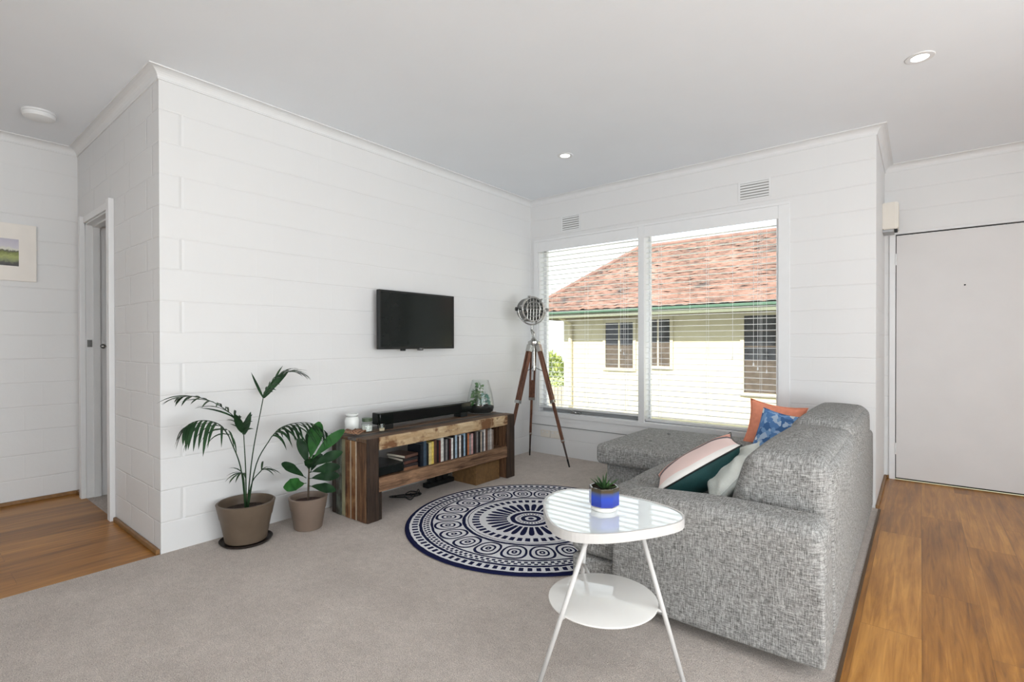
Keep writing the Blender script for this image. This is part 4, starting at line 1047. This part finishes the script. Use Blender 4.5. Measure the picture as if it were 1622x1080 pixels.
frond([(0.16, -2.865, 0.198), (0.15, -2.863, 0.39), (0.13, -2.864, 0.589)], [(0.13, -2.864, 0.589), (0.14, -2.912, 0.687), (0.15, -3.021, 0.782), (0.16, -3.127, 0.825), (0.18, -3.19, 0.828)], 0.14, 1, 0.8, 0.019, 13,
      spikes=[((0.13, -2.864, 0.589), (0.1, 0.25, 1.0), 0.13, 0.04, 0.1), ((0.13, -2.868, 0.60), (0.3, -0.45, 0.9), 0.14, 0.045, 0.1), ((0.14, -2.88, 0.63), (0.1, 0.5, 0.8), 0.09, 0.02, 0.3), ((0.14, -2.90, 0.68), (0.1, -0.8, 0.62), 0.22, 0.011, 0.5)])
frond([(0.17, -2.873, 0.202), (0.2, -2.911, 0.424), (0.24, -2.988, 0.612)], [(0.24, -2.988, 0.612), (0.26, -3.035, 0.675), (0.27, -3.10, 0.708), (0.28, -3.16, 0.712), (0.29, -3.205, 0.69)], 0.16, 2, 2.2, 0.021, 11, up=0.0)
frond([(0.15, -2.857, 0.194), (0.13, -2.816, 0.467), (0.12, -2.75, 0.784)], [(0.12, -2.75, 0.784), (0.13, -2.714, 0.848), (0.15, -2.668, 0.909), (0.17, -2.615, 0.930), (0.19, -2.56, 0.92)], 0.12, 3, 0.8, 0.018, 12,
      spikes=[((0.12, -2.75, 0.784), (0.1, -0.45, 0.85), 0.17, 0.016, -0.1), ((0.12, -2.75, 0.785), (0.15, 0.5, 0.75), 0.19, 0.042, 0.1), ((0.125, -2.735, 0.81), (0.15, 0.62, 0.8), 0.17, 0.038, 0.3), ((0.14, -2.70, 0.86), (0.1, 0.2, 0.9), 0.12, 0.014, 0.9)])
frond([(0.18, -2.867, 0.202), (0.22, -2.836, 0.43), (0.26, -2.771, 0.576)], [(0.26, -2.771, 0.576), (0.27, -2.722, 0.622), (0.28, -2.64, 0.640), (0.29, -2.55, 0.628), (0.30, -2.47, 0.575)], 0.17, 4, 2.1, 0.022, 12, up=0.0)
for (pts, sd) in (([(0.18, -2.88, 0.20), (0.19, -2.888, 0.33), (0.21, -2.905, 0.392)], 5), ([(0.18, -2.87, 0.20), (0.20, -2.85, 0.33), (0.225, -2.81, 0.392)], 6)):
    b = B(); P = [Vector(p) - PO for p in pts]; tube(b, catmull(P, 4), 0.003, 6); rr = random.Random(sd)
    for k in range(8):
        a = -1.4 + k * 0.4 + (0 if sd == 6 else PI); leaf(b, P[-1], (math.sin(a) * 0.5 + 0.2, math.cos(a), 0.35 + 0.1 * rr.random()), rr.uniform(0.07, 0.12), 0.013, 1.2, n=5)
    new_obj('frond', b, M_PALM, t)

t = thing('potted_fiddle_leaf_fig', 'small fiddle leaf fig in a light taupe pot left of the timber bench', 'potted plant', (0.243, -2.545, 0.0))
PO2 = Vector(t.location)
b = B(); lathe(b, pot_profile(0.080, 0.109, 0.190, 0.0), 48); shade_auto(new_obj('pot', b, M_POT2, t), 40)
b = B(); lathe(b, [(0, 0.160), (0.09, 0.157)], 32); new_obj('soil', b, plain('reddish_potting_mix', (0.045, 0.02, 0.015), 0.95, var=0.5, scale=90), t)
b = B(); tube(b, catmull([(0, 0, 0.15), (0.0, 0.004, 0.28), (-0.004, 0.012, 0.42)], 5), [0.006] * 6 + [0.005] * 5, 8); new_obj('stem', b, plain('bark_brown', (0.06, 0.04, 0.025), 0.8), t, smooth=True)
M_FIG = leaf_mat('fig_green', (0.005, 0.020, 0.007), (0.015, 0.052, 0.017), 0.5)
M_FIGL = leaf_mat('fig_bright_green', (0.012, 0.065, 0.014), (0.035, 0.14, 0.03), 0.5)
LV = [((0.25, -2.56, 0.270), (0.32, -2.725, 0.300), 0.075, 0, 1), ((0.24, -2.555, 0.298), (0.26, -2.700, 0.416), 0.050, 0, 0), ((0.235, -2.535, 0.361), (0.20, -2.575, 0.525), 0.055, 0, 0), ((0.24, -2.534, 0.39), (0.28, -2.50, 0.615), 0.08, 0, 1), ((0.24, -2.522, 0.40), (0.33, -2.375, 0.565), 0.062, 0, 1), ((0.24, -2.531, 0.357), (0.36, -2.405, 0.445), 0.060, 0, 0), ((0.25, -2.54, 0.33), (0.37, -2.425, 0.365), 0.060, 0, 0), ((0.25, -2.545, 0.294), (0.38, -2.435, 0.315), 0.060, 0, 0), ((0.25, -2.546, 0.251), (0.40, -2.470, 0.240), 0.055, 0, 0), ((0.23, -2.532, 0.335), (0.33, -2.59, 0.43), 0.05, 0, 0), ((0.23, -2.524, 0.322), (0.12, -2.40, 0.40), 0.06, 0, 0), ((0.24, -2.53, 0.41), (0.14, -2.47, 0.56), 0.06, 0, 0)]
for a, c, wd, dr, br_ in LV:
    a = Vector(a) - PO2; c = Vector(c) - PO2; d = c - a
    b = B(); tube(b, [a, a + d * 0.15], 0.0025, 5)
    vw = Vector((0.8, -0.45, 0.35)); sd = d.cross(vw) if d.cross(vw).length > 0.01 else None
    leaf(b, a + d * 0.12, d + Vector((0, 0, 0.10 * d.length)), d.length * 0.95, wd, 0.25, side=sd, fold=0.14, n=14, shape='obov', wave=0.16)
    new_obj('leaf', b, M_FIGL if br_ else M_FIG, t)

# ------------------------------------------------------------------ tripod spotlight lamp
M_LEGW = wood_mat('red_brown_leg_timber', (0.075, 0.03, 0.018), (0.22, 0.10, 0.062), 2)
lamp = thing('tripod_lamp', 'chrome spotlight lamp on a brown wooden tripod in the window corner', 'floor lamp', (0.342, -0.41, 0.0))
LO = Vector(lamp.location)
apex = Vector((0, 0, 1.115))
feet = [Vector((0.670, -0.33, 0)) - LO, Vector((0.108, -0.166, 0)) - LO, Vector((0.247, -0.735, 0)) - LO]
def beam(bm, a, c, w_, d_, wid_dir, mi=0, bev=0.0015):
    m = frame_mat(a, c - a, wid_dir); L = (c - a).length
    tt = bmesh.new(); box(tt, (-w_ / 2, -d_ / 2, 0), (w_ / 2, d_ / 2, L), bev, 1, mi); merge(bm, tt, m)
for ft in feet:
    out = Vector((ft.x, ft.y, 0)).normalized(); tang = Vector((-out.y, out.x, 0))
    a = apex + out * 0.045 + Vector((0, 0, -0.045)); d = (ft - a)
    p1 = a + d * 0.47; p2 = a + d * 0.78
    b = B()
    for s in (-1, 1): beam(b, a + tang * s * 0.019, p1 + tang * s * 0.019, 0.016, 0.030, tang)
    lg = new_obj('leg', b, M_LEGW, lamp)
    b = B(); beam(b, a + d * 0.30, p2 + d * 0.02, 0.021, 0.026, tang); new_obj('leg_slide', b, M_LEGW, lg)
    tip = ft + (a - ft).normalized() * 0.07
    b = B(); tube(b, [p2, tip], [0.010, 0.008], 8); new_obj('leg_tip', b, plain('dark_leg_tip', (0.05, 0.03, 0.025), 0.5), lg)
    b = B(); tube(b, [tip, ft], [0.009, 0.007], 8); new_obj('leg_spike', b, M_BLACKMET, lg)
    for (q0, q1, w_, e_) in ((a - d * 0.012, a + d * 0.045, 0.060, 0.036), (p1 - d * 0.02, p1 + d * 0.004, 0.058, 0.036), (p2 - d * 0.002, p2 + d * 0.012, 0.026, 0.030)):
        b = B(); beam(b, q0, q1, w_, e_, tang); new_obj('metal_cap', b, M_CHROME, lg)
    b = B(); tube(b, [a + d * 0.22, Vector((0, 0, 0.88))], 0.003, 6); new_obj('brace', b, M_BLACKMET, lamp)
b = B(); tube(b, [(0, 0, 0.85), (0, 0, 1.13)], 0.010, 12); lathe(b, [(0, 1.075), (0.052, 1.075), (0.056, 1.085), (0.056, 1.112), (0.03, 1.125), (0.014, 1.15), (0, 1.152)], 24); lathe(b, [(0.01, 0.87), (0.018, 0.872), (0.018, 0.892), (0.01, 0.894)], 16)
shade_auto(new_obj('centre_column', b, M_CHROME, lamp))
HC = Vector((0.0, -0.03, 1.402)); ax = Vector((0.88, -0.45, 0.0)).normalized(); sd_ = Vector((-ax.y, ax.x, 0)).normalized() * -1
b = B(); tube(b, catmull([Vector((0.006, 0, 1.14)), Vector((0.0, 0.0, 1.19)), HC + Vector((0, 0, -0.185)), HC + Vector((0, 0, -0.142))], 4), 0.0065, 8)
tube(b, catmull([Vector((-0.01, 0, 1.14)), Vector((-0.02, 0.0, 1.18)), HC + Vector((-0.012, 0, -0.185)), HC + Vector((0, 0, -0.142))], 4), 0.004, 8)
pts = [HC + sd_ * 0.138 * math.cos(a) + Vector((0, 0, 0.138 * math.sin(a))) for a in [PI + k * PI / 14 for k in range(15)]]
tube(b, pts, 0.0065, 8)
shade_auto(new_obj('yoke', b, M_CHROME, lamp), 60)
Mh = frame_mat(HC, ax)
b = B()
lathe(b, [(0, -0.135), (0.045, -0.132), (0.075, -0.115), (0.092, -0.085), (0.100, -0.045), (0.104, 0.010), (0.116, 0.014), (0.118, 0.022), (0.112, 0.030), (0.100, 0.030), (0.096, 0.020), (0.094, 0.0), (0.07, -0.06), (0.0, -0.08)], 36, mat=Mh)
head = shade_auto(new_obj('lamp_head', b, M_CHROME, lamp), 45)
b = B()
for k in range(4): lathe(b, [(0.094 + 0.002 * k, -0.10 + 0.022 * k), (0.108, -0.10 + 0.022 * k), (0.108, -0.094 + 0.022 * k), (0.096 + 0.002 * k, -0.094 + 0.022 * k)], 32, mat=Mh)
new_obj('cooling_fins', b, plain('satin_steel', (0.4, 0.4, 0.39), 0.35, 1.0), head)
b = B(); lathe(b, [(0.0, 0.004), (0.094, 0.002), (0.094, 0.0), (0, 0.0)], 32, mat=Mh); new_obj('lens', b, plain('dark_lens', (0.085, 0.09, 0.085), 0.12, var=0.4, scale=40), head)
b = B()
def hp(u, v, h=0.032): return Mh @ Vector((u, v, h))
for g in (-0.06, -0.03, 0.0, 0.03, 0.06):
    e = math.sqrt(0.106 ** 2 - g * g); tube(b, [hp(g, -e, 0.028), hp(g, 0, 0.036), hp(g, e, 0.028)], 0.0022, 6); tube(b, [hp(-e, g, 0.028), hp(0, g, 0.036), hp(e, g, 0.028)], 0.0022, 6)
for R_, h_ in ((0.106, 0.03), (0.070, 0.034)):
    tube(b, [hp(R_ * math.cos(k * PI / 16), R_ * math.sin(k * PI / 16), h_) for k in range(33)], 0.0025, 6)
new_obj('wire_guard', b, M_CHROME, head)
for k in range(6):
    b = B(); a_ = k * PI / 3 + 0.3; c_ = Mh @ Vector((0.122 * math.cos(a_), 0.122 * math.sin(a_), 0.018)); tube(b, [c_ - ax * 0.018, c_ + ax * 0.016], 0.008, 8); new_obj('clamp', b, M_CHROME, head)
for s in (-1, 1):
    b = B(); c_ = HC + sd_ * s * 0.108; tube(b, [c_, c_ + sd_ * s * 0.034, c_ + sd_ * s * 0.036, c_ + sd_ * s * 0.055], [0.006, 0.006, 0.017, 0.017], 14); new_obj('side_knob', b, M_BLACKMET if s == 1 else M_CHROME, head)

# ------------------------------------------------------------------ bedroom glimpse: bed with striped cover
t = thing('bed', 'bed with striped dark cover glimpsed through the hall doorway', 'bed', (-2.5, -1.35, 0.0))
def stripe():
    t = NT('striped_bedding'); s = t.xyz(t.pos('Object')); f = t.math('FRACT', t.math('MULTIPLY', s[2], 9.0)); t.set('Base Color', t.mix(t.math('GREATER_THAN', f, 0.45), rgb(30, 30, 34), rgb(188, 184, 184))); t.set('Roughness', 0.9); return t.m
new_obj('mattress', cushion_box((-0.8, -0.7, 0.30), (0.8, 1.1, 0.72), 0.06, (0, 0, 0.02), 6), stripe(), t, smooth=True)
new_obj('bed_base', Box((-0.78, -0.68, 0.0), (0.78, 1.08, 0.31), 0.01), M_BLACK, t)

# ------------------------------------------------------------------ outside: neighbour's house
M_HWALL = NT('cream_render'); s_ = M_HWALL.xyz(M_HWALL.pos()); nn_ = M_HWALL.noise(M_HWALL.pos(), 3, 4, 0.6)
M_HWALL.set('Base Color', M_HWALL.ramp(nn_, [(0.3, (0.56, 0.50, 0.34)), (0.6, (0.62, 0.56, 0.40))])); M_HWALL.set('Roughness', 0.9)
M_HWALL.bump(M_HWALL.math('FRACT', M_HWALL.math('MULTIPLY', s_[2], 6.0)), 0.004, 0.5); M_HWALL = M_HWALL.m
M_GUT = plain('green_gutter', rgb(78, 106, 88), 0.4, var=0.08)
M_EAVE = plain('eave_lining', rgb(104, 92, 70), 0.8)
M_HFR = plain('cream_window_frame', rgb(196, 186, 160), 0.6)
M_HGL = plain('dark_house_glass', (0.02, 0.022, 0.026), 0.15, var=0.6, scale=6)
M_CURT = plain('brown_curtain', rgb(84, 74, 64), 0.9, var=0.3, scale=12)
ho = thing('neighbour_house', 'cream house with terracotta tiled roof seen through the blinds', 'house', (0.0, 5.1, -1.6))
def H(lo, hi, bev=0.0): return Box((lo[0], lo[1] - 5.1, lo[2] + 1.6), (hi[0], hi[1] - 5.1, hi[2] + 1.6), bev)
new_obj('wall', H((-2.92, 5.1, -1.6), (7.0, 9.5, 1.66)), M_HWALL, ho)
new_obj('eave', H((-3.35, 4.52, 1.60), (7.5, 10.0, 1.655)), M_EAVE, ho)
b = B(); box(b, (-3.45, 4.42 - 5.1, 1.682 + 1.6), (7.5, 4.53 - 5.1, 1.730 + 1.6), 0.010); box(b, (-3.45, -0.57, 3.245), (-3.33, 4.9, 3.335), 0.012); new_obj('gutter', b, M_GUT, ho)
new_obj('fascia', H((-3.40, 4.47, 1.60), (7.5, 4.519, 1.68)), plain('grey_green_fascia', rgb(120, 124, 104), 0.6), ho)
def roof_mat():
    t = NT('terracotta_roof_tiles'); p = t.pos(); a = t.noise(p, 1.6, 4, 0.7); c = t.noise(t.scale(p, (7, 4, 14)), 1.0, 3, 0.7); d = t.noise(t.scale(p, (4, 6, 1)), 1, 1)
    f = t.math('ADD', t.math('MULTIPLY', a, 0.55), t.math('MULTIPLY', c, 0.45))
    col = t.ramp(f, [(0.36, rgb(76, 68, 66)), (0.45, rgb(120, 92, 80)), (0.54, rgb(142, 108, 94)), (0.62, rgb(152, 124, 112)), (0.70, rgb(172, 158, 146))])
    t.set('Base Color', col); t.set('Roughness', 0.85); return t.m
b = B()
apx = Vector((-1.75, 6.35, 3.14)); ridge_y, ridge_z = 6.35, 3.14
nr, x0r, x1r = 25, -3.45, 7.4
rowd = (ridge_y - 4.45) / nr
step = 0.034
for i in range(nr):
    fa, fb = i / nr, (i + 1) / nr
    y0 = 4.45 + (ridge_y - 4.45) * fa; y1 = 4.45 + (ridge_y - 4.45) * fb
    z0 = 1.74 + (ridge_z - 1.74) * fa; z1 = 1.74 + (ridge_z - 1.74) * fb
    xs = -3.45 + (apx.x + 3.45) * fa
    nx = int((x1r - xs) / step); prev = None
    for k in range(nx + 1):
        x = xs + k * step; hgt = 0.013 * abs(math.sin(x * PI / 0.24)) + 0.016 * noise.noise(Vector((x * 9, i * 1.7, 0)))
        xt = max(x, -3.45 + (apx.x + 3.45) * fb) if k == 0 else x
        cur = (b.verts.new((x, y0 - 5.1 - 0.012, z0 + 1.6 + hgt + 0.004)), b.verts.new((x, y0 - 5.1 - 0.005, z0 + 1.6 + hgt + 0.038)), b.verts.new((x, y1 - 5.1, z1 + 1.6 + hgt + 0.004)))
        if prev:
            b.faces.new((prev[0], cur[0], cur[1], prev[1])); b.faces.new((prev[1], cur[1], cur[2], prev[2]))
        prev = cur
v1 = b.verts.new((-3.45, -0.65, 3.34)); v2 = b.verts.new((apx.x, apx.y - 5.1, apx.z + 1.6)); v3 = b.verts.new((-3.45, 3.2, 3.34)); b.faces.new((v1, v2, v3))
v4 = b.verts.new((7.4, apx.y - 5.1, apx.z + 1.6)); v5 = b.verts.new((7.4, 3.2, 3.34)); b.faces.new((v2, v4, v5, v3))
new_obj('roof', b, roof_mat(), ho)
b = B(); tube(b, [(-3.45, -0.66, 3.37), (apx.x, apx.y - 5.1, apx.z + 1.65)], 0.055, 10); tube(b, [(apx.x, apx.y - 5.1, apx.z + 1.65), (7.4, apx.y - 5.1, apx.z + 1.65)], 0.055, 10); new_obj('ridge_capping', b, plain('ridge_tiles', rgb(132, 100, 88), 0.8, var=0.25, scale=5), ho)
for (xa, xb, za, zb, cur) in ((-1.90, -1.30, 0.60, 1.50, 0), (-1.02, -0.56, 0.66, 1.54, 0), (0.74, 1.75, 0.25, 1.555, 1)):
    fr_ = new_obj('window', (lambda bb: bb)(box(box(box(box(B(), (xa - 0.06, -0.03, za + 1.54), (xa, 0.0, zb + 1.66)), (xb, -0.03, za + 1.54), (xb + 0.06, 0.0, zb + 1.66)), (xa, -0.04, za + 1.54), (xb, 0.0, za + 1.6)), (xa, -0.03, zb + 1.6), (xb, 0.0, zb + 1.66))), M_HFR, ho)
    new_obj('pane', H((xa, 5.085, za), (xb, 5.0995, zb)), M_HGL, fr_)
    b = B(); box(b, ((xa + xb) / 2 - 0.015, -0.028, za + 1.6), ((xa + xb) / 2 + 0.015, -0.0155, zb + 1.6)); 
    if cur:
        for k in range(1, 5): box(b, (xa, -0.026, za + 1.6 + k * (zb - za) / 5 - 0.01), (xb, -0.0155, za + 1.6 + k * (zb - za) / 5 + 0.01))
    new_obj('curtain', H((xa + 0.01, 5.0835, za), (xb - 0.01, 5.0845, za + (zb - za) * (0.5 if not cur else 0.42))), M_CURT, fr_)
    new_obj('glazing_bar', b, M_HFR if not cur else M_CURT, fr_)
b = B(); tube(b, [(-2.72, -0.06, 0.0), (-2.72, -0.06, 3.1), (-2.72, -0.5, 3.24)], 0.045, 10); new_obj('downpipe', b, M_HFR, ho)
# garden beyond
gr = struct('floor_garden', Box((-40, 0.2, -1.75), (30, 60, -1.6)), plain('dry_grass', rgb(150, 156, 110), 0.95, var=0.3, scale=2))
t = thing('garden_fence', 'weathered paling fence left of the neighbour house', 'fence', (-4.6, 7.0, -1.6))
b = B()
for k in range(22): box(b, (-1.6 + k * 0.11, -0.01, 0), (-1.6 + k * 0.11 + 0.095, 0.01, 1.55 + 0.02 * math.sin(k * 5)), 0.0)
new_obj('palings', b, plain('grey_palings', rgb(170, 160, 146), 0.9, var=0.15), t)
b = B(); box(b, (-1.6, 0.01, 0.3), (0.81, 0.05, 0.38)); box(b, (-1.6, 0.01, 1.2), (0.81, 0.05, 1.28)); new_obj('rail', b, plain('grey_rails', rgb(150, 140, 128), 0.9), t)
t = thing('garden_bush', 'yellow green bush behind the paling fence', 'bush', (-5.75, 8.6, -1.6))
b = B(); rr = random.Random(9)
for k in range(2600):
    v = Vector((rr.gauss(0, 1), rr.gauss(0, 1), rr.gauss(0, 1))).normalized(); R = rr.uniform(0.75, 1.0); c_ = Vector((v.x * 0.95 * R, v.y * 0.7 * R, 1.35 + v.z * 1.05 * R))
    leaf(b, c_, v + Vector((rr.uniform(-.6, .6), rr.uniform(-.6, .6), rr.uniform(-.3, .6))), 0.13, 0.07, 0.3, n=2)
new_obj('foliage', b, leaf_mat('bush_green', rgb(120, 140, 60), rgb(190, 196, 110), 0.6), t)
b = B(); tube(b, [(0, 0, 0), (0.05, 0, 0.7), (0, 0.05, 1.4)], [0.07, 0.06, 0.04], 8); new_obj('trunk', b, plain('bush_trunk', rgb(90, 76, 60), 0.9), t)
